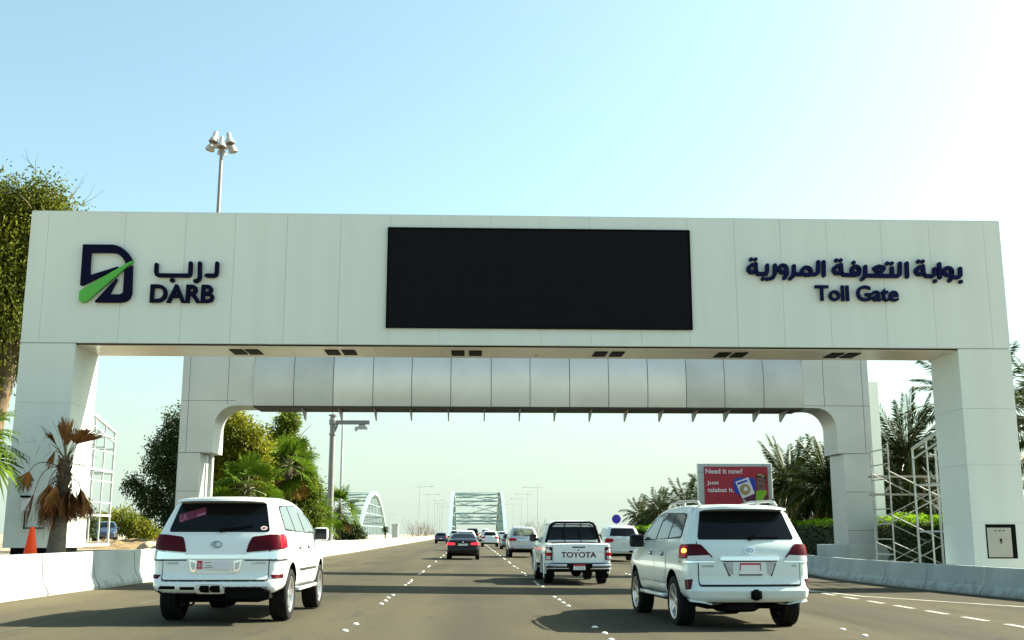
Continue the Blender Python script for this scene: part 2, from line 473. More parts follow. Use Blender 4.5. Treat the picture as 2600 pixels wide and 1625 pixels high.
def pchip(pts):
    xs = [p[0] for p in pts]; ys = [p[1] for p in pts]; n = len(xs)
    h = [xs[i + 1] - xs[i] for i in range(n - 1)]
    d = [(ys[i + 1] - ys[i]) / h[i] for i in range(n - 1)]
    m = [d[0]] + [0 if d[i - 1] * d[i] <= 0 else 2 * d[i - 1] * d[i] / (d[i - 1] + d[i]) for i in range(1, n - 1)] + [d[-1]]
    def f(x):
        if x <= xs[0]: return ys[0]
        if x >= xs[-1]: return ys[-1]
        i = 0
        while x > xs[i + 1]: i += 1
        t = (x - xs[i]) / h[i]
        return ((2 * t ** 3 - 3 * t ** 2 + 1) * ys[i] + (t ** 3 - 2 * t ** 2 + t) * h[i] * m[i]
                + (-2 * t ** 3 + 3 * t ** 2) * ys[i + 1] + (t ** 3 - t ** 2) * h[i] * m[i + 1])
    return f

def roundpoly(pts, r=0.04, n=4):
    out = []
    N = len(pts)
    for i in range(N):
        p = Vector(pts[i]).to_2d(); a = Vector(pts[i - 1]).to_2d(); b = Vector(pts[(i + 1) % N]).to_2d()
        ra = min(r, (a - p).length * 0.45); rb = min(r, (b - p).length * 0.45)
        q0 = p + (a - p).normalized() * ra; q1 = p + (b - p).normalized() * rb
        for k in range(n + 1):
            t = k / n
            out.append(tuple(q0 * (1 - t) ** 2 + p * 2 * t * (1 - t) + q1 * t * t))
    return out

CROSS = 0.013
def road_z(x): return -CROSS * x

# ------------------------------------------------------------------ ground and road
def struct(o, kind='structure'):
    o['kind'] = kind
    return o

g = MB()
gx = [-3000, -400, -60, -9.2, 15, 60, 400, 3000]
g.add([(-3000, -300, -0.45), (3000, -300, -0.45), (3000, 4200, -0.45), (-3000, 4200, -0.45)], [(0, 1, 2, 3)])
struct(g.build('ground', M['sand']))
r = MB()
ys = [-40 + 12 * i for i in range(60)]
for i in range(len(ys) - 1):
    y0, y1 = ys[i], ys[i + 1]
    r.add([(-9.6, y0, road_z(-9.6)), (15.0, y0, road_z(15)), (15.0, y1, road_z(15)), (-9.6, y1, road_z(-9.6))], [(0, 1, 2, 3)])
struct(r.build('road', M['asphalt']))

# raised verge behind the left barrier, with a sunlit opposite carriageway far behind it
def vz(x, y):
    e = 0.78 - 0.45 * max(0, min(1, (y - 95) / 80))
    h = e + 0.10 * mnoise.noise(Vector((x * 0.35, y * 0.25, 3)))
    if x > -10.2: h = e - 0.02 + 0.05 * mnoise.noise(Vector((x, y * 0.6, 8)))
    return h
v = MB()
nx, ny = 40, 110
for j in range(ny + 1):
    yy = -20 + 320 * (j / ny) ** 1.35
    for i in range(nx + 1):
        xx = -9.32 - 62 * (i / nx) ** 1.7
        v.v.append((xx, yy, vz(xx, yy)))
for j in range(ny):
    for i in range(nx):
        a = j * (nx + 1) + i
        v.f.append((a, a + 1, a + nx + 2, a + nx + 1))
struct(v.build('verge', M['soil'], smooth=60))
v = MB()
for j in range(30):
    for i in range(9):
        xx = 14.9 + 45 * (i / 8) ** 1.6; yy = -20 + 12 * j
        v.v.append((xx, yy, -0.17 + 0.05 * mnoise.noise(Vector((xx * 0.4, yy * 0.3, 1)))))
for j in range(29):
    for i in range(8):
        a = j * 9 + i
        v.f.append((a, a + 1, a + 10, a + 9))
struct(v.build('verge', M['soil'], smooth=60))

# mound of dug earth beside the left pillar
v = MB()
for j in range(31):
    for i in range(37):
        xx = -17.2 + 6.6 * i / 36; yy = 44 + 10 * j / 30
        e = max(0, 1 - ((xx + 14.2) / 3.0) ** 2 - ((yy - 49) / 4.6) ** 2)
        h = 0.36 * e ** 0.6 + 0.16 * e ** 0.3 * (mnoise.noise(Vector((xx * 2.2, yy * 1.6, 0))) + 0.6 * mnoise.noise(Vector((xx * 6, yy * 5, 2))))
        v.v.append((xx, yy, vz(xx, yy) - 0.06 + h))
for j in range(30):
    for i in range(36):
        a = j * 37 + i
        v.f.append((a, a + 1, a + 38, a + 37))
struct(v.build('earth_mound', M['mound'], smooth=50))

# painted lines
ln = MB()
def strip(mb, x0, y0, x1, y1, w):
    a = Vector((x0, y0)); b = Vector((x1, y1)); d = (b - a).normalized(); n = Vector((d.y, -d.x)) * w / 2
    mb.add([(p.x, p.y, road_z(p.x) + 0.004) for p in (a - n, a + n, b + n, b - n)], [(0, 1, 2, 3)])
for k in range(16):
    y = 16.0 + 1.62 * k
    strip(ln, 9.0, y, 9.0, y + 0.95, 0.14)
strip(ln, 12.3, 22.6, 9.55, 27.0, 0.15)
strip(ln, 9.55, 27.0, 8.9, 31.0, 0.15)
struct(ln.build('lane_markings', M['paint_line']))
ln = MB()
strip(ln, -6.35, 8, -6.1, 30, 0.12)
struct(ln.build('lane_markings', M['faint_line']))

# white ceramic road studs, in groups of four
sb = MB()
sb.lathe([(0.0, 0.024), (0.022, 0.022), (0.040, 0.015), (0.052, 0.002), (0.052, -0.004)], n=12)
stud0 = None
rs = random.Random(3)
for X, lab, grp in ((-1.76, 'white ceramic road stud in the dotted lane line behind the black sedan', 'road studs in the left dotted lane line'),
                    (1.90, 'white ceramic road stud in the dotted lane line left of the white pickup', 'road studs in the middle dotted lane line'),
                    (5.72, 'white ceramic road stud in the dotted lane line right of the white pickup', 'road studs in the right dotted lane line')):
    for gi in range(17):
        for k in range(4):
            y = 14.0 + 8.0 * gi + 1.03 * k + rs.uniform(-0.06, 0.06)
            if rs.random() < 0.07: continue
            x = X + rs.uniform(-0.03, 0.03)
            if stud0 is None:
                stud0 = sb.build('road_stud', M['stud'], smooth=50); o = stud0
            else:
                o = stud0.copy(); COL.objects.link(o)
            o.location = (x, y, road_z(x) + 0.003); o.rotation_euler = (0, 0, rs.uniform(0, 3))
            tag(o, lab, 'road stud', grp)

# ------------------------------------------------------------------ concrete barriers
def barrier_mesh(L, h, seed):
    """profile across, length along local +y, road face towards +x"""
    pr = [(0.0, 0.0), (0.0, 0.07 * h / 0.86), (-0.13, 0.30 * h / 0.86), (-0.19, h - 0.02), (-0.205, h), (-0.325, h), (-0.34, h - 0.02), (-0.40, 0.30 * h / 0.86), (-0.52, 0.07), (-0.52, 0.0)]
    mb = MB()
    g2 = 0.024
    n = len(pr)
    st = [g2, g2 + 0.02, L - g2 - 0.02, L - g2]
    for k, y in enumerate(st):
        ins = 0.010 if k in (0, 3) else 0.0
        for (x, z) in pr:
            cx, cz = -0.26, h * 0.5
            mb.v.append((x + (cx - x) * ins * 2, y, z + (cz - z) * ins))
    for k in range(3):
        for i in range(n - 1):
            mb.f.append((k * n + i, k * n + i + 1, (k + 1) * n + i + 1, (k + 1) * n + i))
    mb.f.append(tuple(range(n))); mb.f.append(tuple(3 * n + i for i in range(n - 1, -1, -1)))
    return mb
def barriers(path, h, side, labf, grp, L=2.95):
    """side=+1: road lies at +x of the barrier (left row)"""
    proto = barrier_mesh(L, h, 0)
    first = None; i = 0
    for k in range(len(path)):
        (x0, y0), (x1, y1) = path[k]
        zz = road_z(x0)
        if first is None:
            first = proto.build('concrete_barrier', M['concrete'], smooth=25); o = first
        else:
            o = first.copy(); COL.objects.link(o)
        o.location = (x0, y0, zz - 0.005)
        ang = math.atan2(-(x1 - x0), y1 - y0)
        if side < 0:
            o.location = (x1, y1, zz - 0.005); ang += math.pi
        o.rotation_euler = (0, 0, ang)
        tag(o, labf(k, len(path)), 'barrier', grp)
    return first
lp = []
y = 11.65
xs_left = pchip([(0, -8.9), (20, -8.78), (30, -8.6), (60, -8.35), (90, -8.2)])
for k in range(22):
    lp.append(((xs_left(y), y), (xs_left(y + 2.95), y + 2.95))); y += 2.95
def lab_l(k, n):
    names = {3: 'sunlit concrete barrier segment at the left edge of the photo before the orange cone',
             4: 'sunlit concrete barrier segment in front of the orange cone and dead palm',
             5: 'concrete barrier segment with the shadow edge across it, beside the left white four wheel drive',
             6: 'shaded concrete barrier segment next to the rear left lamp of the left white car'}
    return names.get(k, 'low concrete barrier segment of the left row, seen past the left white car' if k > 6 else 'concrete barrier segment of the left row outside the photo edge')
barriers([p for i, p in enumerate(lp) if i >= 1], 0.86, 1, lambda k, n: lab_l(k + 1, n), 'concrete barriers along the left edge')
rp = []
y = 19.4
xs_right = pchip([(10, 14.6), (22, 13.75), (28.2, 13.07), (31, 12.8), (34, 12.72), (37.3, 12.62), (45, 13.4), (60, 14.3), (90, 14.4)])
while y < 62:
    rp.append(((xs_right(y), y), (xs_right(y + 2.95), y + 2.95))); y += 2.95
RL = ['shaded concrete barrier segment of the right row beyond the photo edge', 'shaded concrete barrier segment of the right row at the right photo edge',
      'shaded concrete barrier segment under the grey wall hatch', 'concrete barrier segment with rusty scratches on top, in front of the right gate pillar',
      'shaded concrete barrier segment in front of the white steel frame', 'shaded concrete barrier segment in front of the scaffold ladder',
      'shaded concrete barrier segment in front of the grey gantry leg', 'shaded concrete barrier segment right beside the red tail lamp of the right white car']
barriers(rp, 0.72, -1, lambda k, n: RL[k] if k < len(RL) else 'far concrete barrier segment of the right row in front of the hedge', 'concrete barriers along the right edge')
# low parapet carrying on towards the bridge
pw = thing('parapet_wall', 'long low sunlit parapet wall running from the camera pole to the far bridge', 'wall', (0, 0, 0))
mb = MB()
ypts = [76.6, 110, 150, 200, 275, 400]
for a, b in zip(ypts[:-1], ypts[1:]):
    f = lambda q: -8.25 - 1.15 * (q - 76) / 200
    mb.add([(f(a), a, 0.05), (f(a) - 0.12, a, 0.35), (f(a) - 0.18, a, 0.93), (f(a) - 0.5, a, 0.93), (f(a) - 0.5, a, 0.0),
            (f(b), b, 0.05), (f(b) - 0.12, b, 0.35), (f(b) - 0.18, b, 0.93), (f(b) - 0.5, b, 0.93), (f(b) - 0.5, b, 0.0)],
           [(0, 1, 6, 5), (1, 2, 7, 6), (2, 3, 8, 7), (3, 4, 9, 8)])
mb.build('wall', M['kerbwall'], pw, fix=False)
pw = thing('parapet_wall', 'long low parapet wall along the right edge towards the far bridge', 'wall', (0, 0, 0))
mb = MB()
for a, b in zip([64.0, 120, 200, 300, 400], [120, 200, 300, 400, 500]):
    x = 14.1
    mb.add([(x, a, -0.2), (x + 0.15, a, 0.72), (x + 0.4, a, 0.72), (x + 0.4, a, -0.2), (x, b, -0.2), (x + 0.15, b, 0.72), (x + 0.4, b, 0.72), (x + 0.4, b, -0.2)],
           [(0, 1, 5, 4), (1, 2, 6, 5), (2, 3, 7, 6)])
mb.build('wall', M['kerbwall'], pw, fix=False)

# ------------------------------------------------------------------ toll gate
GF, GR = 30.5, 32.42          # front and rear of the gate
GL, GRX = -12.68, 15.60       # outer sides
IL, IR = -11.15, 14.05        # inner sides of the pillars
ZB, ZT = 6.62, 10.47
gate = thing('toll_gate', 'huge white panel clad toll gate spanning the road with a black display screen', 'gate', (1.5, 31.4, 0))
GO = Vector((1.5, 31.4, 0))
def sub(mb, o=GO):
    mb.v = [(x - o.x, y - o.y, z - o.z) for x, y, z in mb.v]
    return mb
GAP = 0.006
def panels_xz(mb, xs, zs, y0, y1):
    for a, b in zip(xs[:-1], xs[1:]):
        for c, d in zip(zs[:-1], zs[1:]):
            mb.box(a + GAP / 2, b - GAP / 2, y0, y1, c + GAP / 2, d - GAP / 2)
def panels_yz(mb, ys_, zs, x0, x1):
    for a, b in zip(ys_[:-1], ys_[1:]):
        for c, d in zip(zs[:-1], zs[1:]):
            mb.box(x0, x1, a + GAP / 2, b - GAP / 2, c + GAP / 2, d - GAP / 2)
beam_x = [GL, -12.18, -9.99, -8.27, -6.86, -5.37, -3.83, -2.40, -0.95, 0.5, 1.95, 3.4, 4.85, 6.25, 7.65, 9.01, 10.38, 12.01, 13.45, 15.1, GRX]
mb = MB()
panels_xz(mb, beam_x, [ZB + 0.03, ZT], GF, GF + 0.02)
panels_xz(mb, beam_x, [ZB + 0.03, ZT], GR - 0.02, GR)
panels_yz(mb, [GF + 0.02, 31.45, GR - 0.02], [ZB + 0.03, ZT], GL, GL + 0.02)
panels_yz(mb, [GF + 0.02, 31.45, GR - 0.02], [ZB + 0.03, ZT], GRX - 0.02, GRX)
mb.box(GL + 0.01, GRX - 0.01, GF + 0.01, GR - 0.01, ZT + 0.002, ZT + 0.03)
beam = sub(mb).build('beam', M['panel'], gate)
mb = MB()
mb.box(GL + 0.03, GRX - 0.03, GF + 0.025, GR - 0.025, ZB + 0.02, ZT - 0.01)
sub(mb).build('panel_backing', M['backing'], beam)
for x0, x1, zb in ((GL, IL, 1.0), (IR, GRX, -0.25)):
    zs = [zb, 1.68, 3.30, 4.90, ZB + 0.01] if zb < 0.5 else [zb, 1.75, 3.30, 4.95, ZB + 0.01]
    mb = MB()
    panels_xz(mb, [x0, x1], zs, GF, GF + 0.02)
    panels_xz(mb, [x0, x1], zs, GR - 0.02, GR)
    panels_yz(mb, [GF + 0.02, GR - 0.02], zs, x0, x0 + 0.02)
    panels_yz(mb, [GF + 0.02, GR - 0.02], zs, x1 - 0.02, x1)
    p = sub(mb).build('pillar', M['panel'], gate)
    mb = MB()
    mb.box(x0 + 0.03, x1 - 0.03, GF + 0.025, GR - 0.025, zb + 0.02, ZB + 0.015)
    sub(mb).build('panel_backing', M['backing'], p)
    if zb > 0.5:
        mb = MB(); mb.box(x0 + 0.15, x1 - 0.15, GF + 0.18, GR - 0.15, 0.5, 1.015)
        sub(mb).build('plinth', M['black'], p)
mb = MB()
sx = [IL, -9.6, -7.6, -5.2, -2.8, -0.9, 0.75, 2.6, 5.0, 7.0, 9.0, 11.9, IR]
for a, b in zip(sx[:-1], sx[1:]):
    mb.box(a + 0.004, b - 0.004, GF + 0.13, GR, ZB - 0.03, ZB + 0.015)
soffit = sub(mb).build('soffit', M['soffit'], gate)
mb = MB(); mb.box(IL, IR, GF + 0.03, GF + 0.125, ZB - 0.005, ZB + 0.015)
sub(mb).build('shadow_gap', M['black'], soffit)
for x in (-6.81, -6.36, -4.08, -3.59, -0.42, 0.09, 3.76, 4.26, 7.40, 7.89, 10.74, 11.23):
    mb = MB(); mb.box(x - 0.19, x + 0.19, 31.08, 31.92, ZB - 0.055, ZB - 0.033)
    sub(mb).build('downlight', M['black'], soffit)
mb = MB(); mb.box(1.84, 1.95, 31.7, 31.8, ZB - 0.075, ZB - 0.033)
sub(mb).build('sensor', M['hutwall'], soffit)
# display screen
mb = MB(); mb.box(-2.43, 6.285, GF - 0.06, GF - 0.004, 7.165, 10.05)
scr = sub(mb).build('display_screen', M['screen'], gate, bevel=0.01)
mb = MB()
for a in ((-2.47, 6.325, 10.052, 10.09), (-2.47, 6.325, 7.125, 7.163)):
    mb.box(a[0], a[1], GF - 0.085, GF - 0.004, a[2], a[3])
for a in ((-2.47, -2.432), (6.287, 6.325)):
    mb.box(a[0], a[1], GF - 0.085, GF - 0.004, 7.165, 10.05)
sub(mb).build('screen_frame', M['black'], scr)
mb = MB()
for k in range(1, 9):
    x = -2.43 + 8.715 * k / 9; mb.box(x - 0.004, x + 0.004, GF - 0.0625, GF - 0.0615, 7.17, 10.04)
for k in range(1, 3):
    z = 7.165 + 2.885 * k / 3; mb.box(-2.42, 6.28, GF - 0.0635, GF - 0.0628, z - 0.004, z + 0.004)
sub(mb).build('module_joints', M['led_joint'], scr)

# emblem and lettering, standing 5 cm off the panels
def front(u, w, d): return (u - GO.x, GF - 0.035 - d - GO.y, w)
def lx(cx, cy): return (-11.11 + (cx + 0.08 * (cy - 233.5) - 349.6) * 0.002124, 9.47 - (cy - 233.5) * 0.00213)
P1 = [(345, 230), (745, 230), (800, 242), (850, 265), (900, 300), (945, 348), (975, 395), (997, 440), (905, 488), (892, 450), (870, 415), (838, 380), (800, 353), (765, 344), (735, 342), (450, 342), (432, 655), (805, 530), (822, 545), (332, 795), (305, 790)]
P2 = [(1000, 510), (985, 890), (962, 955), (935, 988), (895, 1010), (835, 1022), (500, 1022), (498, 1005), (785, 690), (798, 705), (690, 912), (825, 912), (855, 900), (868, 878), (890, 580)]
P3 = [(1018, 455), (828, 622), (378, 1022), (318, 1025), (292, 1000), (297, 878), (345, 838), (830, 545), (985, 455)]
for P in (P1, P2):
    mb = MB(); mb.prism([lx(*p) for p in P], front, 0.0, 0.09)
    mb.build('emblem_letter', M['navy2'], gate)
mb = MB(); mb.prism([lx(*p) for p in P3], front, -0.01, 0.11)
mb.build('emblem_stripe', M['green'], gate)

def stroke(mb, pts, r, fn, k, d=0.085):
    """round-ended stroke built as one thick prism per segment plus a disc per joint, each a hair deeper than the last"""
    pts = [Vector(p) for p in pts]
    for i in range(len(pts)):
        p = pts[i]
        e = d + 0.0007 * ((k * 7 + i * 2) % 23)
        mb.prism([(p.x + r * math.cos(t * math.pi / 8), p.y + r * math.sin(t * math.pi / 8)) for t in range(16)], fn, 0.0, e)
        if i + 1 < len(pts):
            q = pts[i + 1]; t = (q - p).normalized(); n = Vector((-t.y, t.x)) * r
            mb.prism([tuple(p - n), tuple(q - n), tuple(q + n), tuple(p + n)], fn, 0.0, e + 0.0007)
def lettering(name, strokes, dots, r, dotr, mp, m):
    mb = MB(); k = 0
    for s in strokes:
        stroke(mb, [mp(*p) for p in s], r, front, k); k += 1
    for c in dots:
        p = mp(*c); mb.prism([(p[0] + dotr * math.cos(t * math.pi / 8), p[1] + dotr * math.sin(t * math.pi / 8)) for t in range(16)], front, 0, 0.1)
    mb.build(name, m, gate)
lettering('arabic_lettering', [[(1315, 500), (1308, 600), (1318, 632), (1345, 645), (1730, 645), (1752, 636), (1762, 612), (1770, 475)],
                               [(1892, 475), (1885, 665), (1872, 700), (1845, 718), (1825, 720)],
                               [(2122, 475), (2112, 605), (2100, 635), (2075, 645), (1980, 643)]],
          [(1520, 713)], 0.056, 0.066, lx, M['navy2'])
def ring(cx, cy, rx, ry, n=12, a0=0, a1=360):
    return [(cx + rx * math.cos(R(a0 + (a1 - a0) * i / n)), cy + ry * math.sin(R(a0 + (a1 - a0) * i / n))) for i in range(n + 1)]
def rx_(cx, cy):
    c = cx - 0.06 * (cy - 250)
    return (7.94 + (c - 189.6) * 0.003161, 9.25 - (cy - 0.0105 * (cx - 189.6) - 138.6) * 0.003161)
SW = []; DOT = []
def teh(ox, oy, bx):
    SW.append([(275 + ox, 193 + oy), (240 + ox, 202 + oy), (212 + ox, 225 + oy), (210 + ox, 250 + oy), (228 + ox, 270 + oy), (275 + ox, 268 + oy)])
    SW.append([(277 + ox, 190 + oy), (281 + ox, 262 + oy), (300 + ox, 286 + oy), (bx, 288 + oy)])
    DOT.extend([(232 + ox, 148 + oy), (273 + ox, 148 + oy)])
teh(0, 0, 375)
SW += [[(384, 205), (383, 268), (365, 286)], [(455, 205), (455, 285), (441, 318), (415, 330)]]
SW += [ring(530, 238, 36, 34), [(566, 240), (568, 285), (545, 325)]]
SW += [[(632, 212), (634, 270), (626, 305), (600, 330)], [(640, 288), (700, 290)], ring(750, 260, 42, 36), [(745, 296), (835, 290), (858, 272), (860, 172)], [(910, 172), (914, 300)]]
DOT += [(345, 333), (386, 333)]
teh(795, 10, 1200)
SW += [ring(1208, 250, 36, 34), [(1244, 250), (1238, 290), (1190, 300)]]
DOT += [(1190, 180)]
SW += [[(1300, 218), (1301, 285), (1290, 318), (1268, 338)], [(1305, 303), (1600, 308)], [(1385, 232), (1425, 216), (1472, 226), (1470, 246), (1430, 280), (1390, 298)], [(1388, 240), (1420, 275), (1450, 300)]]
SW += [[(1548, 232), (1550, 306)], [(1600, 308), (1622, 292), (1625, 187)], [(1688, 187), (1692, 315)]]
DOT += [(1504, 188), (1546, 188)]
teh(1565, 22, 1920)
SW += [[(1950, 240), (1948, 295), (1920, 312)], [(1994, 194), (1999, 322)], ring(2075, 265, 38, 34), [(2112, 268), (2114, 315), (2088, 352)], [(2190, 238), (2192, 300), (2170, 322), (2110, 320)]]
DOT += [(1952, 357), (2193, 363)]
lettering('arabic_lettering', SW, DOT, 0.056, 0.058, rx_, M['navy'])
text_mesh('DARB', 'lettering', M['navy2'], gate, -9.14, -7.34, 7.80, 8.33, front, 0.09, 0.028)
text_mesh('Toll Gate', 'lettering', M['navy'], gate, 9.93, 12.38, 8.00, 8.47, front, 0.09, 0.022)
# wall hatch on the right pillar
mb = MB(); mb.box(14.42, 15.28, GF - 0.006, GF + 0.0, 0.70, 1.64)
hatch = sub(mb).build('wall_hatch', M['black'], gate)
mb = MB(); mb.box(14.45, 15.13, GF - 0.035, GF - 0.012, 0.735, 1.545)
hd = sub(mb).build('hatch_door', M['hutwall'], hatch, bevel=0.006)
mb = MB(); mb.prism([(14.785, 1.24), (14.845, 1.24), (14.84, 1.17), (14.815, 1.09)], lambda u, w, d: (u, d, w), GF - 0.05, GF - 0.036)
sub(mb).build('lock', M['black'], hatch)
for x in (14.66, 14.78, 14.90):
    mb = MB(); mb.box(x, x + 0.05, GF - 0.042, GF - 0.036, 1.45, 1.475); sub(mb).build('vent_slot', M['black'], hatch)
# junction box and cable hook on the left pillar
jb = thing('junction_box', 'small white junction box with a black hood on the left gate pillar', 'box', (-12.12, GF - 0.09, 2.0))
mb = MB(); mb.box(-0.09, 0.09, -0.05, 0.085, -0.02, 0.34); mb.build('box', M['whitebox'], jb, bevel=0.012)
mb = MB(); mb.box(-0.12, 0.10, -0.11, 0.085, 0.345, 0.40); mb.build('hood', M['black'], jb, bevel=0.01)
mb = MB(); mb.bar((0.0, 0.02, -0.02), (0.0, 0.02, -0.50), 0.03); mb.bar((0.0, 0.02, -0.47), (0.52, 0.02, -0.47), 0.035); mb.build('bracket', M['black'], jb)

# white steel lattice wings behind each pillar
def wing(x, sgn, yl, zh, zl, z0, label, n=4, levels=((0.04, 0.08), (0.95, 0.06), (2.35, 0.07), (2.02, 0.03), (1.35, 0.03), (2.95, 0.03), (3.45, 0.03)), ties=(0.95, 2.3, 3.1)):
    t = thing('steel_frame', label, 'steel frame', (x, 32.5, z0))
    def zt(y): return zh + (zl - zh) * (y - 32.5) / (yl - 32.5) - z0
    mb = MB()
    for dx in (0.0, 0.75 * sgn):
        for i in range(n + 1):
            y = (yl - 32.5) * i / n
            if dx and i in (0, n - 1): continue
            mb.bar((dx, y, 0), (dx, y, zt(32.5 + y)), 0.055 if i in (0, n) else 0.042)
    mb.build('upright', M['white_steel'], t)
    mb = MB()
    for dx in (0.0, 0.75 * sgn):
        for z, w in levels:
            if z < min(zt(32.5), zt(yl)): mb.bar((dx + 0.036, 0.03, z), (dx + 0.036, yl - 32.53, z), w)
    for i in range(n + 1):
        y = (yl - 32.5) * i / n
        for z in ties:
            mb.bar((0.03, y, z), (0.72 * sgn, y, z), 0.04)
    mb.build('rail', M['white_steel'], t)
    mb = MB()
    for dx in (0.0, 0.75 * sgn):
        mb.bar((dx, -0.02, zt(32.5) + 0.04), (dx, yl - 32.48, zt(yl) + 0.04), 0.075)
        mb.bar((dx, 0.02, zt(32.5) - 0.28), (dx, yl - 32.52, zt(yl) - 0.28), 0.045)
    mb.build('sloping_top', M['white_steel'], t)
    return t
wing(-11.75, -1, 36.3, 5.25, 4.62, 1.0, 'white steel lattice frame with a sloping top behind the left gate pillar')
wing(14.22, 1, 34.70, 4.45, 4.02, -0.1, 'white steel lattice frame behind the right gate pillar', 2, ((0.04, 0.06), (1.55, 0.05), (3.0, 0.05)), (3.0,))

# tubular scaffold tower on the right
t = thing('scaffold_tower', 'tubular scaffold tower with diagonal braces between the gate and the grey gantry on the right', 'scaffold', (13.45, 34.8, -0.1))
DX, DY, HH = 2.5, 1.55, 4.35
for x in (0, DX):
    for y in (0, DY):
        mb = MB(); mb.tube([(x, y, 0), (x, y, HH)], 0.027, 8); mb.build('standard', M['scaf'], t, smooth=40)
mb = MB()
for x in (0, DX):
    for k in range(9):
        mb.tube([(x, 0, 0.35 + 0.48 * k), (x, DY, 0.35 + 0.48 * k)], 0.021, 6)
mb.build('rungs', M['scaf'], t, smooth=40)
for y in (0, DY):
    for a, b in (((0, 3.45), (DX, 2.2)), ((0, 1.85), (DX, 3.1)), ((0, 2.05), (DX, 0.85)), ((0, 0.35), (DX, 1.6)), ((0, 1.2), (DX, 0.1))):
        mb = MB(); mb.tube([(a[0], y - 0.045, a[1]), (b[0], y - 0.045, b[1])], 0.019, 6); mb.build('brace', M['scaf'], t, smooth=40)
for z in (2.75, 3.35):
    mb = MB(); mb.box(0.05, DX + 0.4, DY + 0.06, DY + 0.5, z, z + 0.06); mb.build('plank', M['plank'], t)

# ------------------------------------------------------------------ older grey gantry behind
NF, NR = 40.2, 41.8
gan = thing('road_gantry', 'older grey gantry with curved aluminium front and rounded corners behind the toll gate', 'gantry', (2.1, 41, 0))
NO = Vector((2.1, 41, 0))
def arcpts(cx, cz, rx, rz, a0, a1, n=10):
    return [(cx + rx * math.cos(R(a0 + (a1 - a0) * i / n)), cz + rz * math.sin(R(a0 + (a1 - a0) * i / n))) for i in range(n + 1)]
def yfn(u, w, d): return (u - NO.x, d - NO.y, w)
ZN = 8.55
for s, xo, xi, xc, xb, xl, zst in ((-1, -10.7, -9.46, -8.72, -8.07, -9.90, 4.28), (1, 14.97, 13.66, 12.92, 12.45, 13.86, 4.30)):
    arc = arcpts(xc, 5.22, abs(xc - xi), 0.80, 180 if s < 0 else 0, 90, 10)
    poly = [(xo, zst + 0.02), (xi, zst + 0.02)] + arc + [(xb, 6.02), (xb, ZN), (xo, ZN)]
    mb = MB(); mb.prism(poly, yfn, NF, NR)
    up = mb.build('shoulder', M['alu'], gan, smooth=35)
    mb = MB(); mb.box(min(xo, xl) - NO.x, max(xo, xl) - NO.x, NF - NO.y, NR - NO.y, -0.3 if s > 0 else 0.3, zst)
    leg = mb.build('leg', M['alu'], gan)
    mb = MB()
    w = 0.009
    for z in ((6.2,) if s < 0 else (6.1,)): mb.box(min(xo, xb) - NO.x + 0.02, max(xo, xc) - NO.x if s > 0 else xc - NO.x, NF - 0.003 - NO.y, NF + 0.01 - NO.y, z - w, z + w)
    for x, z0, z1 in (((-10.43, zst + 0.03, ZN - 0.05), (-9.01, 6.05, ZN - 0.05)) if s < 0 else ((13.25, 6.05, ZN - 0.05), (14.72, zst + 0.03, ZN - 0.05))):
        mb.box(x - w - NO.x, x + w - NO.x, NF - 0.003 - NO.y, NF + 0.01 - NO.y, z0, z1)
    mb.build('panel_joints', M['joint'], up)
    mb = MB()
    for z in (2.9, 1.5): mb.box(min(xo, xl) - NO.x + 0.01, max(xo, xl) - NO.x - 0.01, NF - 0.003 - NO.y, NF + 0.01 - NO.y, z - w, z + w)
    mb.build('panel_joints', M['joint'], leg)
# curved middle
prof = [(40.75, 8.75), (40.52, 8.55), (40.36, 8.25), (40.23, 7.9), (40.15, 7.5), (40.11, 7.15), (40.10, 6.85), (40.12, 6.55), (40.16, 6.28), (40.22, 6.02)]
gs = [-8.07, -6.59, -5.14, -3.67, -2.24, -0.79, 0.71, 2.16, 3.64, 5.10, 6.57, 8.02, 9.47, 10.95, 12.45]
for gi, (a, b) in enumerate(zip(gs[:-1], gs[1:])):
    mb = MB() if gi in (0, 2, 11) else mb
    n = len(prof)
    dy = random.uniform(-0.012, 0.012)
    mb.add([(x - NO.x, y + dy - NO.y, z) for x in (a + 0.012, b - 0.012) for (y, z) in prof], [(i, i + 1, n + i + 1, n + i) for i in range(n - 1)])
    if gi in (1, 10, 13): mb.build('curved_front', M['alu_dull'] if gi != 10 else M['alu_curve'], gan, smooth=50, fix=False)
mb = MB()
n = len(prof)
for x0, x1 in ((-8.06, 12.44),):
    mb.add([(x - NO.x, y + 0.03 - NO.y, z) for x in (x0, x1) for (y, z) in prof], [(i, i + 1, n + i + 1, n + i) for i in range(n - 1)])
mb.box(-8.06 - NO.x, 12.44 - NO.x, 40.22 - NO.y, NR - NO.y, 5.96, 6.02)
mb.box(-8.06 - NO.x, 12.44 - NO.x, NR - 0.05 - NO.y, NR - NO.y, 6.03, 8.7)
mb.box(-8.06 - NO.x, 12.44 - NO.x, 40.65 - NO.y, NR - 0.06 - NO.y, 8.66, 8.7)
mb.build('beam', M['seam'], gan, fix=False)
for x in (-6.32, -4.95, -3.64, -2.30, -0.89, 0.47, 1.81, 3.15, 4.50, 5.86, 7.20, 8.50, 9.72, 10.87, 11.91):
    mb = MB(); X = x - NO.x
    for d in (0,):
        mb.prism([(40.40 - NO.y, 5.955), (41.60 - NO.y, 5.955), (41.60 - NO.y, 5.64), (41.48 - NO.y, 5.60)], lambda u, w_, d_: (X + d_, u, w_), -0.02, 0.02)
    mb.build('bracket', M['pole'], gan)
mb = MB(); mb.box(15.02 - NO.x, 15.95 - NO.x, 41.85 - NO.y, 42.7 - NO.y, -0.2, 7.25); mb.build('rear_column', M['panel'], gan)
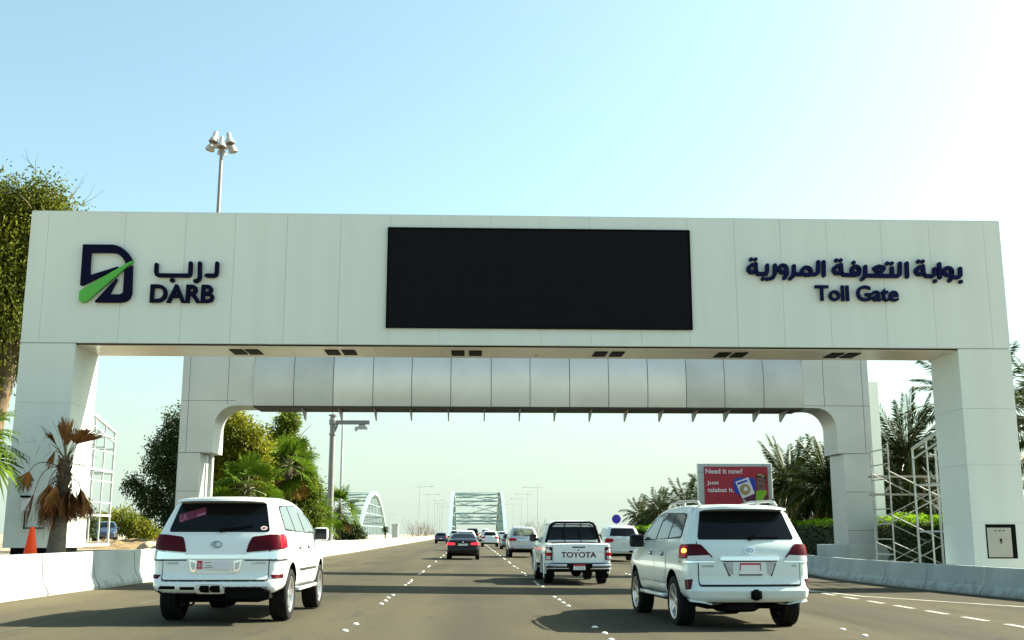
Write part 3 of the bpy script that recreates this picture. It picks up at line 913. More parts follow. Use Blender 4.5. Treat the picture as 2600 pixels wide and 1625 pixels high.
mb = MB(); mb.tube([(-9.72 - NO.x, 41.2 - NO.y, 0.4), (-9.72 - NO.x, 41.2 - NO.y, 4.27)], 0.10, 14); mb.build('pipe', M['white_steel'], gan, smooth=40)
mb = MB(); mb.box(13.55 - NO.x, 15.6 - NO.x, 39.95 - NO.y, 43.0 - NO.y, -0.3, 0.98); mb.build('plinth', M['concrete'], gan, bevel=0.02)
mb = MB(); mb.box(-11.0 - NO.x, -9.6 - NO.x, 39.95 - NO.y, 42.0 - NO.y, 0.3, 0.95); mb.build('plinth', M['concrete'], gan, bevel=0.02)

# ------------------------------------------------------------------ poles and masts
# floodlight mast
mast = thing('floodlight_mast', 'tall slim mast carrying a ring of bell shaped floodlights above the left of the gate', 'light mast', (-15.72, 65, 0.5))
mb = MB(); mb.tube([(0, 0, 0), (0, 0, 12), (0, 0, 25.1)], [0.22, 0.16, 0.10], 14); mb.build('pole', M['pole'], mast, smooth=40)
mb = MB()
mb.lathe([(0.12, 24.55), (0.30, 24.6), (0.30, 24.75), (0.12, 24.85)], n=16)
for k in range(8):
    a = R(45 * k + 12); mb.tube([(0.15 * math.cos(a), 0.15 * math.sin(a), 24.68), (0.68 * math.cos(a), 0.68 * math.sin(a), 24.72)], 0.035, 6)
mb.build('ring_frame', M['steel'], mast, smooth=40)
for k in range(8):
    a = R(45 * k + 12); rr = 0.70
    mb = MB()
    mb.lathe([(r_ * 0.82, h_ * 0.78) for r_, h_ in ((0.0, 0.95), (0.13, 0.93), (0.18, 0.80), (0.18, 0.48), (0.21, 0.40), (0.30, 0.22), (0.355, 0.02), (0.36, -0.05), (0.33, -0.05), (0.30, 0.05))], n=16)
    lampo = mb.build('floodlight', M['lampmetal'], mast, smooth=40)
    zz = 24.45 + (0.25 if k % 2 else -0.12)
    lampo.location = (rr * math.cos(a), rr * math.sin(a), zz)
    lampo.rotation_euler = (R(14) * -math.sin(a) * -1, R(14) * -math.cos(a), 0)
    mb = MB(); mb.lathe([(0.0, -0.024), (0.266, -0.024)], n=16); mb.build('lens', M['lens'], lampo, fix=False)
# camera pole
cp = thing('camera_pole', 'thick grey pole with a sideways arm holding a traffic camera, left of the road', 'camera pole', (-9.42, 74, 0.72))
mb = MB()
mb.lathe([(0.0, 0.0), (0.62, 0.0), (0.62, 0.10), (0.0, 0.12)], n=20)
mb.build('base', M['concrete'], cp, smooth=30)
mb = MB()
mb.lathe([(0.30, 0.1), (0.30, 0.16), (0.225, 0.2), (0.22, 2.4), (0.23, 2.42), (0.23, 2.5), (0.21, 2.52), (0.185, 7.2), (0.25, 7.22), (0.25, 7.3), (0.19, 7.34), (0.19, 7.9), (0.26, 7.92), (0.26, 8.25), (0.19, 8.3), (0.19, 8.5), (0.30, 8.52), (0.30, 8.6), (0.06, 8.66), (0.03, 8.82), (0.0, 8.83)], n=18)
mb.build('pole', M['pole'], cp, smooth=40)
mb = MB(); mb.box(0.18, 2.5, -0.14, 0.14, 7.95, 8.22); mb.bar((0.15, 0, 7.45), (0.32, 0, 7.95), 0.12); mb.build('arm', M['pole'], cp, bevel=0.02)
mb = MB(); mb.box(1.55, 2.38, -0.2, 0.2, 7.62, 7.80); mb.box(1.5, 1.66, -0.13, 0.13, 7.50, 7.75); mb.box(1.75, 2.2, -0.05, 0.05, 7.80, 7.95)
mb.build('camera', M['steel'], cp, bevel=0.02)

def lamp_post(x, y, h, arm, label, grp=None, rad=0.09, dbl=False, z=0.0):
    o = thing('street_lamp', label, 'street lamp', (x, y, z), 0, grp)
    mb = MB(); mb.tube([(0, 0, 0), (0, 0, h * 0.5), (0, 0, h)], [rad, rad * 0.8, rad * 0.55], 8); mb.build('pole', M['steel'], o, smooth=40)
    mb = MB(); mb.tube([(0, 0, h - 0.9), (arm, 0, h - 0.75)], rad * 0.45, 6)
    if dbl: mb.tube([(0, 0, h - 0.9), (-arm * 0.4, 0, h - 0.85)], rad * 0.45, 6)
    mb.build('arm', M['steel'], o, smooth=40)
    mb = MB(); mb.box(arm - 0.5, arm + 0.25, -0.16, 0.16, h - 0.82, h - 0.68); mb.build('lamp', M['lampmetal'], o, bevel=0.03)
    return o
lamp_post(-11.0, 93, 18.2, 2.2, 'tall thin street lamp post right behind the camera pole', rad=0.12, z=0.5)
LL = [(-12.0, 256, 13.0), (-12.0, 307, 13.0), (-12.0, 362, 13.0), (-12.0, 392, 13.0), (-12.0, 424, 13.0), (-12.0, 455, 13.0)]
LN = ['nearest and tallest of the thin lamp posts left of the far bridge', 'second nearest of the thin lamp posts left of the far bridge', 'third nearest of the thin lamp posts left of the far bridge',
      'fourth thin lamp post from the left, left of the far bridge', 'fifth thin lamp post from the left, left of the far bridge', 'farthest thin lamp post, closest to the left leg of the far bridge']
for (x, y, h), n in zip(LL, LN): lamp_post(x, y, h, 3.0, n, 'lamp posts left of the far bridge', 0.085, True)
RN = ['nearest and tallest of the thin lamp posts right of the far bridge', 'second nearest of the thin lamp posts right of the far bridge', 'third nearest of the thin lamp posts right of the far bridge', 'farthest thin lamp post, closest to the right leg of the far bridge']
for (x, y, h), n in zip([(15.6, 259, 13), (15.6, 303, 13), (15.6, 343, 13), (15.6, 410, 13)], RN): lamp_post(x, y, h, -3.0, n, 'lamp posts right of the far bridge', 0.085, True)
FN = ['tallest of three faint far lamp posts right of the left arch', 'middle one of three faint far lamp posts right of the left arch', 'shortest of three faint far lamp posts right of the left arch']
for (x, y, h), n in zip([(-41, 560, 12), (-40, 660, 12), (-39, 800, 12)], FN): lamp_post(x, y, h, 2, n, 'faint far lamp posts', 0.13)
lamp_post(33.0, 560, 10.5, -2, 'lone faint lamp post far beyond the pickup cab', rad=0.12)

# ------------------------------------------------------------------ two steel arch bridges
def bridge(x0, x1, y0, span, H, label, extra=()):
    o = thing('arch_bridge', label, 'bridge', ((x0 + x1) / 2, y0, 0))
    ox = (x0 + x1) / 2
    def ap(t): return (y0 + span * t - y0, H * 4 * t * (1 - t) * (1 - 0.12 * (1 - 4 * t * (1 - t))))
    for x in (x0, x1):
        mb = MB(); n = 48; w = 0.60; hh = 0.80
        for i in range(n + 1):
            y, z = ap(i / n)
            ya, za = ap(max(0, i / n - 0.01)); yb, zb = ap(min(1, i / n + 0.01))
            tx = Vector((yb - ya, zb - za)).normalized(); nn = Vector((-tx.y, tx.x)) * hh
            for sx_, sn in ((-w, -1), (w, -1), (w, 1), (-w, 1)):
                mb.v.append((x - ox + sx_, y + nn.x * sn, z + nn.y * sn))
        for i in range(n):
            for k in range(4):
                mb.f.append((i * 4 + k, i * 4 + (k + 1) % 4, (i + 1) * 4 + (k + 1) % 4, (i + 1) * 4 + k))
        mb.build('arch', M['bridge'], o, smooth=30)
        mb = MB()
        for i in range(1, 20):
            y, z = ap(i / 20)
            if z > 1.5: mb.bar((x - ox, y, 0), (x - ox, y, z - 0.6), 0.28)
        for z in (4.6, 9.6, 13.5):
            ts = [t / 200 for t in range(201) if ap(t / 200)[1] > z + 0.5]
            if ts: mb.bar((x - ox, ap(ts[0])[0], z), (x - ox, ap(ts[-1])[0], z), 0.3)
        mb.build('hangers', M['bridge'], o)
    mb = MB()
    T = [0.10, 0.155, 0.27, 0.38, 0.5, 0.62, 0.73, 0.845, 0.90]
    for t in T:
        y, z = ap(t); mb.bar((x0 - ox + 0.8, y, z), (x1 - ox - 0.8, y, z), 0.5, 0.6)
    for a, b in zip(T[:-1], T[1:]):
        ya, za = ap(a); yb, zb = ap(b)
        mb.bar((x0 - ox + 0.8, ya, za + 0.1), (x1 - ox - 0.8, yb, zb + 0.1), 0.28, 0.30); mb.bar((x1 - ox - 0.8, ya, za - 0.1), (x0 - ox + 0.8, yb, zb - 0.1), 0.28, 0.30)
    mb.build('cross_bracing', M['bridge'], o)
    mb = MB(); mb.box(x0 - ox - 1.5, x0 - ox - 0.9, -20, span + 20, -0.5, 0.95); mb.box(x1 - ox + 0.9, x1 - ox + 1.5, -20, span + 20, -0.5, 0.95); mb.build('deck_edge', M['kerbwall'], o)
    return o
bridge(-7.75, 12.65, 405, 140, 18.6, 'pale teal steel arch bridge straight ahead over the road')
bridge(-62.5, -41.6, 405, 140, 18.6, 'pale teal steel arch bridge further left, half hidden behind the fan palms')
o = thing('white_pillar', 'small white pillar standing left of the far lamp posts', 'pillar', (-22.6, 330, 0))
mb = MB(); mb.box(-0.9, 0.9, -0.9, 0.9, 0, 4.0); mb.box(-1.1, 1.1, -1.1, 1.1, 4.0, 4.3); mb.build('shaft', M['white_steel'], o)

# ------------------------------------------------------------------ billboard, sign, cone
bb = thing('billboard', 'red advertising billboard in a pale metal frame standing behind the right white car', 'billboard', (14.05, 58, 0))
BW, B0, B1 = 2.0, 2.05, 5.08
def pf(u, w, d): return (u, -0.17 - d, w)
mb = MB(); mb.box(-BW, BW, -0.12, 0.22, B0, B1); fr = mb.build('cabinet', M['bbframe'], bb, bevel=0.06)
mb = MB()
for z in (4.6, 3.0): mb.box(-BW - 0.006, -BW + 0.31, -0.128, -0.121, z, z + 0.018); mb.box(BW - 0.26, BW + 0.006, -0.128, -0.121, z, z + 0.018)
for x in (-1.45, 1.5): mb.box(x, x + 0.018, -0.128, -0.121, 4.9, B1 - 0.01)
mb.build('frame_joints', M['seam'], fr)
mb = MB(); mb.box(-1.68, 1.74, -0.165, -0.125, B0 + 0.14, 4.90); po = mb.build('poster', M['poster_red'], bb)
for x in (-1.2, 1.2):
    mb = MB(); mb.box(x - 0.12, x + 0.12, -0.08, 0.15, -0.2, B0 + 0.02); mb.build('post', M['bbframe'], bb)
U = lambda cx: -1.68 + (cx - 370) / (1630 - 370) * 3.42
V = lambda cy: 4.90 - (cy - 380) / 372.0
def tx(s, a, b, c, d, m='poster_white', bold=0.02): text_mesh(s, 'poster_text', M[m], po, U(a), U(b), V(d), V(c), pf, 0.004, bold)
tx('Need it now?', 400, 1130, 420, 520); tx('Just', 420, 655, 660, 750); tx('talabat it.', 425, 950, 795, 880); tx('talabat', 435, 965, 1110, 1240)
def pshape(name, pts, m, d): mb = MB(); mb.prism([(U(x), V(y)) for x, y in pts], pf, d - 0.003, d); mb.build(name, M[m], po)
pshape('poster_picture', roundpoly([(925, 680), (1000, 600), (1150, 590), (1260, 595), (1350, 605), (1385, 680), (1370, 850), (1360, 920), (1180, 960), (1040, 930), (960, 900), (950, 760)], 60, 4), 'poster_blue', 0.004)
pshape('poster_picture', [(1050, 930), (1370, 860), (1600, 900), (1630, 1170), (1290, 1190), (1090, 1030)], 'poster_maroon', 0.006)
pshape('poster_picture', [(980, 680), (1240, 590), (1355, 905), (1105, 1010)], 'poster_white', 0.009)
pshape('poster_picture', ring(1165, 830, 105, 108, 24)[:-1], 'poster_gold', 0.012)
pshape('poster_picture', ring(1180, 820, 42, 42, 16)[:-1], 'poster_white', 0.015)
pshape('poster_picture', [(1010, 700), (1215, 635), (1225, 670), (1025, 740)], 'poster_blue', 0.0135)
pshape('poster_picture', [(1100, 1030), (1140, 1020), (1290, 1150), (1270, 1180)], 'bbframe', 0.009)
pshape('poster_picture', ring(1485, 690, 88, 150, 20)[:-1], 'poster_skin', 0.010)
pshape('poster_picture', [(1420, 800), (1560, 780), (1580, 870), (1400, 870)], 'poster_skin', 0.0085)
pshape('poster_picture', roundpoly([(1385, 640), (1395, 560), (1440, 515), (1540, 515), (1590, 560), (1605, 720), (1575, 700), (1560, 610), (1430, 585)], 25, 3), 'poster_dark', 0.013)
pshape('poster_picture', roundpoly([(1415, 535), (1480, 512), (1560, 560), (1550, 600), (1480, 560), (1425, 560)], 12, 3), 'poster_gold', 0.0155)
pshape('poster_picture', [(1440, 655), (1475, 650), (1478, 668), (1442, 672)], 'poster_dark', 0.0135)
pshape('poster_picture', [(1510, 652), (1545, 660), (1543, 676), (1510, 668)], 'poster_dark', 0.0135)
pshape('poster_picture', [(1450, 755), (1510, 750), (1500, 775), (1460, 778)], 'poster_dark', 0.0135)
pshape('poster_picture', roundpoly([(1385, 860), (1420, 848), (1595, 848), (1600, 885), (1440, 1160), (1400, 1170), (1370, 1000)], 25, 4), 'poster_lime', 0.0175)

sg = thing('road_sign', 'round blue road sign with a red cross above the hedge behind the pickup', 'road sign', (11.62, 88, 0))
mb = MB(); mb.tube([(0, 0.05, -0.2), (0, 0.05, 2.75)], 0.035, 8); mb.build('post', M['steel'], sg, smooth=40)
mb = MB(); mb.lathe([(0.0, -0.02), (0.36, -0.02), (0.36, 0.01), (0.0, 0.01)], (0, 0, 2.55), 'y', 28); pl = mb.build('disc', M['sign_blue'], sg, smooth=30)
mb = MB(); mb.lathe([(0.325, -0.024), (0.36, -0.024)], (0, 0, 2.55), 'y', 28)
mb.bar((-0.20, -0.025, 2.35), (0.20, -0.025, 2.75), 0.006, 0.03, (1, 0, 0)); mb.bar((-0.20, -0.028, 2.75), (0.20, -0.028, 2.35), 0.006, 0.03, (1, 0, 0))
mb.build('red_cross', M['sign_red'], sg, fix=False)

cone = thing('traffic_cone', 'orange traffic cone standing behind the left barrier beside the dead palm', 'traffic cone', (-10.55, 27.0, vz(-10.55, 27) - 0.01))
mb = MB(); mb.lathe([(0.18, 0.03), (0.17, 0.06), (0.055, 0.76), (0.045, 0.79), (0.0, 0.80)], n=24); mb.build('body', M['orange'], cone, smooth=40)
mb = MB(); mb.box(-0.23, 0.23, -0.23, 0.23, 0.0, 0.035); mb.build('base', M['black'], cone, bevel=0.012)
rk = random.Random(11)
first = None
for i in range(26):
    x = rk.uniform(-12.5, -9.9) if i % 2 else rk.uniform(-10.6, -9.6); y = rk.uniform(58, 76) if i > 6 else rk.uniform(33, 45)
    bm = bmesh.new(); bmesh.ops.create_icosphere(bm, subdivisions=2, radius=1)
    for q in bm.verts: q.co *= 1 + 0.45 * mnoise.noise(q.co * 1.3 + Vector((i * 5, 0, 0)))
    me = bpy.data.meshes.new('rock'); bm.to_mesh(me); bm.free()
    s = rk.uniform(0.14, 0.38)
    o = finish(me, 'rock', M['rock'], smooth=35)
    o.location = (x, y, vz(x, y) + s * 0.2); o.scale = (s * 1.3, s, s * 0.8); o.rotation_euler = (0, 0, rk.uniform(0, 6))
    tag(o, 'pale sandy rock lying on the verge around the foot of the camera pole' if i > 6 else 'pale rock lying on the verge beside the earth mound', 'rock', 'rocks at the camera pole' if i > 6 else 'rocks beside the earth mound')

# ------------------------------------------------------------------ vehicles (local: rear at y=0, front at +y, ground z=0)
class Car:
    def __init__(s, L, W, top, zb, yr, yf, wz, plan, wheels, tyre, r=0.13, xs=(), ycurve=0.07, roofcrown=0.03):
        s.L, s.W = L, W
        s.top, s.zb, s.yr, s.yf, s.wz, s.plan = pchip(top), pchip(zb), pchip(yr), pchip(yf), pchip(wz), pchip(plan)
        s.wheels, s.tyre, s.r, s.xs, s.ycurve, s.crown = wheels, tyre, r, xs, ycurve, roofcrown
    def axis(s, a, b, n, extra=()):
        r = s.r
        pts = [a, a + r * 0.12, a + r * 0.3, a + r * 0.55, a + r * 0.8, a + r]
        pts += [a + r + (b - a - 2 * r) * i / n for i in range(1, n)]
        pts += [b - r, b - r * 0.8, b - r * 0.55, b - r * 0.3, b - r * 0.12, b]
        return sorted(set(round(p, 4) for p in pts + list(extra)))
    def shape(s, X, Y, Z):
        HB = 1.5; r = s.r; hw = s.W / 2
        p = Vector((X, Y, Z))
        c = Vector((max(-hw + r, min(hw - r, X)), max(r, min(s.L - r, Y)), max(r, min(HB - r, Z))))
        d = p - c
        if d.length > 1e-6:
            p = c + d.normalized() * r
        zn = p.z / HB; yn = p.y / s.L; a = p.x / hw
        tp = s.top(p.y); zb = s.zb(p.y)
        z = zb + zn * (tp - zb) + s.crown * (1 - a * a) * max(0, zn - 0.7) / 0.3
        x = a * s.wz(z) * s.plan(p.y)
        y = p.y + (s.yr(z) + s.ycurve * a * a) * (1 - yn) ** 8 - (s.yf(z) + 0.16 * a * a) * yn ** 8
        return (x, y, z)
    def body(s):
        bm = bmesh.new(); hw = s.W / 2
        ax = s.axis(-hw, hw, 12); ay = s.axis(0, s.L, 44, s.xs); az = s.axis(0, 1.5, 14)
        cache = {}
        def V(X, Y, Z):
            k = (X, Y, Z)
            if k not in cache: cache[k] = bm.verts.new(s.shape(*k))
            return cache[k]
        def face(P, A, B, flip):
            for i in range(len(A) - 1):
                for j in range(len(B) - 1):
                    q = [P(A[i], B[j]), P(A[i + 1], B[j]), P(A[i + 1], B[j + 1]), P(A[i], B[j + 1])]
                    bm.faces.new(q[::-1] if flip else q)
        face(lambda u, v: V(u, v, 0.0), ax, ay, True); face(lambda u, v: V(u, v, 1.5), ax, ay, False)
        face(lambda u, v: V(u, 0, v), ax, az, False); face(lambda u, v: V(u, s.L, v), ax, az, True)
        face(lambda u, v: V(-hw, u, v), ay, az, True); face(lambda u, v: V(hw, u, v), ay, az, False)
        bmesh.ops.recalc_face_normals(bm, faces=bm.faces)
        me = bpy.data.meshes.new('body'); bm.to_mesh(me)
        s.bvh = BVHTree.FromBMesh(bm)
        bm.free()
        return me

def cut_arches(o, car, rad):
    cutters = []
    for yw in car.wheels:
        for sx in (-1, 1):
            mb = MB(); mb.lathe([(0.0, -0.3), (rad, -0.3), (rad, 0.32), (0.0, 0.32)], (sx * (car.W / 2 - 0.02), yw, car.tyre + 0.02), 'x', 28)
            c = mb.build('cutter', M['under'], o.parent); cutters.append(c)
    # weld the lathe centres by joining all cutters as separate booleans
    for c in cutters:
        bm = bmesh.new(); bm.from_mesh(c.data); bmesh.ops.remove_doubles(bm, verts=bm.verts, dist=1e-5); bmesh.ops.recalc_face_normals(bm, faces=bm.faces); bm.to_mesh(c.data); bm.free()
        md = o.modifiers.new('b', 'BOOLEAN'); md.operation = 'DIFFERENCE'; md.object = c; md.solver = 'EXACT'
    dg = bpy.context.evaluated_depsgraph_get()
    me = bpy.data.meshes.new_from_object(o.evaluated_get(dg))
    o.modifiers.clear(); old = o.data; o.data = me; bpy.data.meshes.remove(old)
    for c in cutters:
        m = c.data; bpy.data.objects.remove(c); bpy.data.meshes.remove(m)
    # arch liners in black
    o.data.materials.clear(); o.data.materials.append(car.paint); o.data.materials.append(M['under'])
    for p in o.data.polygons:
        c = p.center
        for yw in car.wheels:
            d = math.hypot(c.y - yw, c.z - car.tyre - 0.02)
            if d < rad + 0.004 and abs(c.x) < car.W / 2 - 0.004 and abs(c.x) > car.W / 2 - 0.36 and abs(p.normal.x) < 0.97 or (d < rad and abs(abs(c.x) - car.W / 2 + 0.32) < 0.02): p.material_index = 1
        if c.z < car.zb(c.y) + 0.02 and p.normal.z < -0.6: p.material_index = 1
    o.data.shade_smooth(); o.data.set_sharp_from_angle(angle=R(32))

def project(car, outline, mode, off, skirt=0.012, step=0.09, side=1):
    bm = bmesh.new()
    vs = [bm.verts.new((u, v, 0)) for u, v in outline]
    bm.faces.new(vs)
    us = [p[0] for p in outline]; ws = [p[1] for p in outline]
    for ax, lo, hi in ((0, min(us), max(us)), (1, min(ws), max(ws))):
        k = max(1, int((hi - lo) / step))
        for i in range(1, k):
            co = [0, 0, 0]; no = [0, 0, 0]; co[ax] = lo + (hi - lo) * i / k; no[ax] = 1
            bmesh.ops.bisect_plane(bm, geom=bm.verts[:] + bm.edges[:] + bm.faces[:], plane_co=co, plane_no=no)
    bmesh.ops.triangulate(bm, faces=bm.faces[:])
    if isinstance(mode, tuple):      # corner projection between an inner rear point and an outer side point
        (xa, ya), (xb, yb) = mode
        e = Vector((xb - xa, yb - ya)); d2 = Vector((-e.y, e.x)).normalized()
        if d2.y < 0: d2 = -d2
    nors = {}
    for q in bm.verts:
        u, v = q.co.x, q.co.y
        if mode == 'rear': o = Vector((u, -3, v)); d = Vector((0, 1, 0))
        elif mode == 'top': o = Vector((u, v, 4)); d = Vector((0, 0, -1))
        elif mode == 'side': o = Vector((3 * side, u, v)); d = Vector((-side, 0, 0))
        else:
            o = Vector((xa + e.x * u, ya + e.y * u, v)); o -= Vector((d2.x, d2.y, 0)) * 2; d = Vector((d2.x, d2.y, 0))
            if side < 0: o.x = -o.x; d = Vector((-d.x, d.y, 0))
        loc, n, i, t = car.bvh.ray_cast(o, d)
        if loc is None:
            loc, n, i, t = car.bvh.find_nearest(o + d * 2.2)
        if n.dot(d) > 0: n = -n
        q.co = loc + n * off; nors[q.index] = n
    bm.verts.index_update()
    bm.normal_update()
    nn = [nors[k] for k in sorted(nors)]
    edges = [e for e in bm.edges if e.is_boundary]
    if skirt > 0:
        nm = {q: nors[q.index] for q in bm.verts}
        r = bmesh.ops.extrude_edge_only(bm, edges=edges)
        new = [g_ for g_ in r['geom'] if isinstance(g_, bmesh.types.BMVert)]
        kd = {tuple(round(c, 6) for c in q.co): n for q, n in nm.items()}
        for q in new:
            n = kd.get(tuple(round(c, 6) for c in q.co))
            if n: q.co -= n * (off + skirt)
    bmesh.ops.recalc_face_normals(bm, faces=bm.faces)
    # outward check: the average normal has to point away from the body axis
    av = sum((f.normal * f.calc_area() for f in bm.faces), Vector())
    ref = sum(nn, Vector())
    if av.dot(ref) < 0: bmesh.ops.reverse_faces(bm, faces=bm.faces)
    return bm

def patch(car, name, m, parent, outline, mode, off=0.005, skirt=0.012, step=0.09, side=1, r=0.03):
    if r: outline = roundpoly(outline, r)
    bm = project(car, outline, mode, off, skirt, step, side)
    me = bpy.data.meshes.new(name); bm.to_mesh(me); bm.free()
    return finish(me, name, M[m], parent, smooth=38, fix=False)

def mirror(pts): return [(-x, z) for x, z in pts][::-1]

wheel_cache = {}
def wheel_meshes(R0, w, spokes, rimr):
    k = (R0, w, spokes, rimr)
    if k in wheel_cache: return wheel_cache[k]
    mb = MB()
    t = w / 2
    mb.lathe([(rimr, -t * 0.82), (rimr + 0.03, -t * 0.98), (R0 - 0.05, -t), (R0 - 0.015, -t * 0.9), (R0, -t * 0.72), (R0, -t * 0.3), (R0 - 0.009, -t * 0.27), (R0 - 0.009, -t * 0.2), (R0, -t * 0.17),
              (R0, t * 0.17), (R0 - 0.009, t * 0.2), (R0 - 0.009, t * 0.27), (R0, t * 0.3), (R0, t * 0.72), (R0 - 0.015, t * 0.9), (R0 - 0.05, t), (rimr + 0.03, t * 0.98), (rimr, t * 0.82)], axis='x', n=36)
    ty = mb.build('wheel', M['rubber'], smooth=30)
    mb = MB()
    mb.lathe([(rimr + 0.012, t * 0.9), (rimr - 0.012, t * 0.86), (rimr - 0.03, t * 0.6), (rimr - 0.03, -t * 0.8)], axis='x', n=36)
    for i in range(spokes):
        a = 2 * math.pi * i / spokes
        ca, sa = math.cos(a), math.sin(a)
        def P(rad, wd, h):
            return (h, ca * rad - sa * wd, sa * rad + ca * wd)
        w0, w1 = 0.045, 0.034
        ri = 0.04; ro = rimr - 0.005
        vs = [P(ri, -w0, t * 0.62), P(ri, w0, t * 0.62), P(ro, w1, t * 0.80), P(ro, -w1, t * 0.80), P(ri, -w0, t * 0.3), P(ri, w0, t * 0.3), P(ro, w1, t * 0.45), P(ro, -w1, t * 0.45)]
        mb.add(vs, [(0, 1, 2, 3), (7, 6, 5, 4), (0, 4, 5, 1), (1, 5, 6, 2), (2, 6, 7, 3), (3, 7, 4, 0)])
    mb.lathe([(0.0, t * 0.72), (0.06, t * 0.70), (0.075, t * 0.55), (0.075, t * 0.2)], axis='x', n=16)
    rm = mb.build('rim', M['rim'], smooth=35)
    mb = MB(); mb.lathe([(0.0, t * 0.16), (rimr - 0.03, t * 0.16)], axis='x', n=24)
    dk = mb.build('brake', M['under'], fix=False)
    res = (ty.data, rm.data, dk.data)
    for o in (ty, rm, dk): bpy.data.objects.remove(o)
    wheel_cache[k] = res
    return res

def add_wheels(root, car, track, w=0.27, spokes=6, rimr=0.235):
    ty, rm, dk = wheel_meshes(car.tyre, w, spokes, rimr)
    for yw in car.wheels:
        for s_ in (-1, 1):
            o = bpy.data.objects.new('wheel', ty); COL.objects.link(o); o.parent = root
            o.location = (s_ * track / 2, yw, car.tyre); o.rotation_euler = (random.uniform(0, 1) if s_ > 0 else 0, 0, 0 if s_ > 0 else math.pi)
            for nm, d in (('rim', rm), ('brake', dk)):
                c = bpy.data.objects.new(nm, d); COL.objects.link(c); c.parent = o

def rbox(name, m, parent, x0, x1, y0, y1, z0, z1, b=0.02):
    mb = MB(); mb.box(x0, x1, y0, y1, z0, z1)
    return mb.build(name, M[m], parent, smooth=40, bevel=b)

def mirrors(root, x, y, z, paint, w=0.22, h=0.22):
    for s_ in (-1, 1):
        mb = MB(); mb.box(s_ * x - w / 2, s_ * x + w / 2, y, y + 0.13, z - h / 2, z + h / 2)
        o = mb.build('mirror', M[paint], root, smooth=40, bevel=0.045)
        mb = MB(); mb.bar((s_ * (x - w * 0.45), y + 0.07, z - 0.05), (s_ * (x - w / 2 - 0.14), y + 0.09, z - 0.07), 0.06, 0.07); mb.build('arm', M['trim'], o)
        mb = MB(); mb.box(s_ * x - w * 0.41, s_ * x + w * 0.41, y - 0.004, y + 0.01, z - h * 0.40, z + h * 0.40); mb.build('mirror_glass', M['glass_dark'], o, bevel=0.004)

def rearfn(car, off=0.004):
    """maps (x, z) on the rear of the car to a point just proud of the bodywork"""
    def f(u, w, d):
        loc, n, i, t = car.bvh.ray_cast(Vector((u, -3, w)), Vector((0, 1, 0)))
        y = loc.y if loc else 0
        return (u, y - off - d, w)
    return f

def suv_windows(root, car, pane, quarter, rdoor, fdoor, surround, glass='glass_side'):
    for s_ in (-1, 1):
        o = patch(car, 'side_window', 'trim', root, surround, 'side', 0.003, 0.01, 0.12, s_, 0.05)
        for w in (quarter, rdoor, fdoor):
            if w: patch(car, 'pane', glass, o, w, 'side', 0.008, 0.004, 0.12, s_, 0.03)

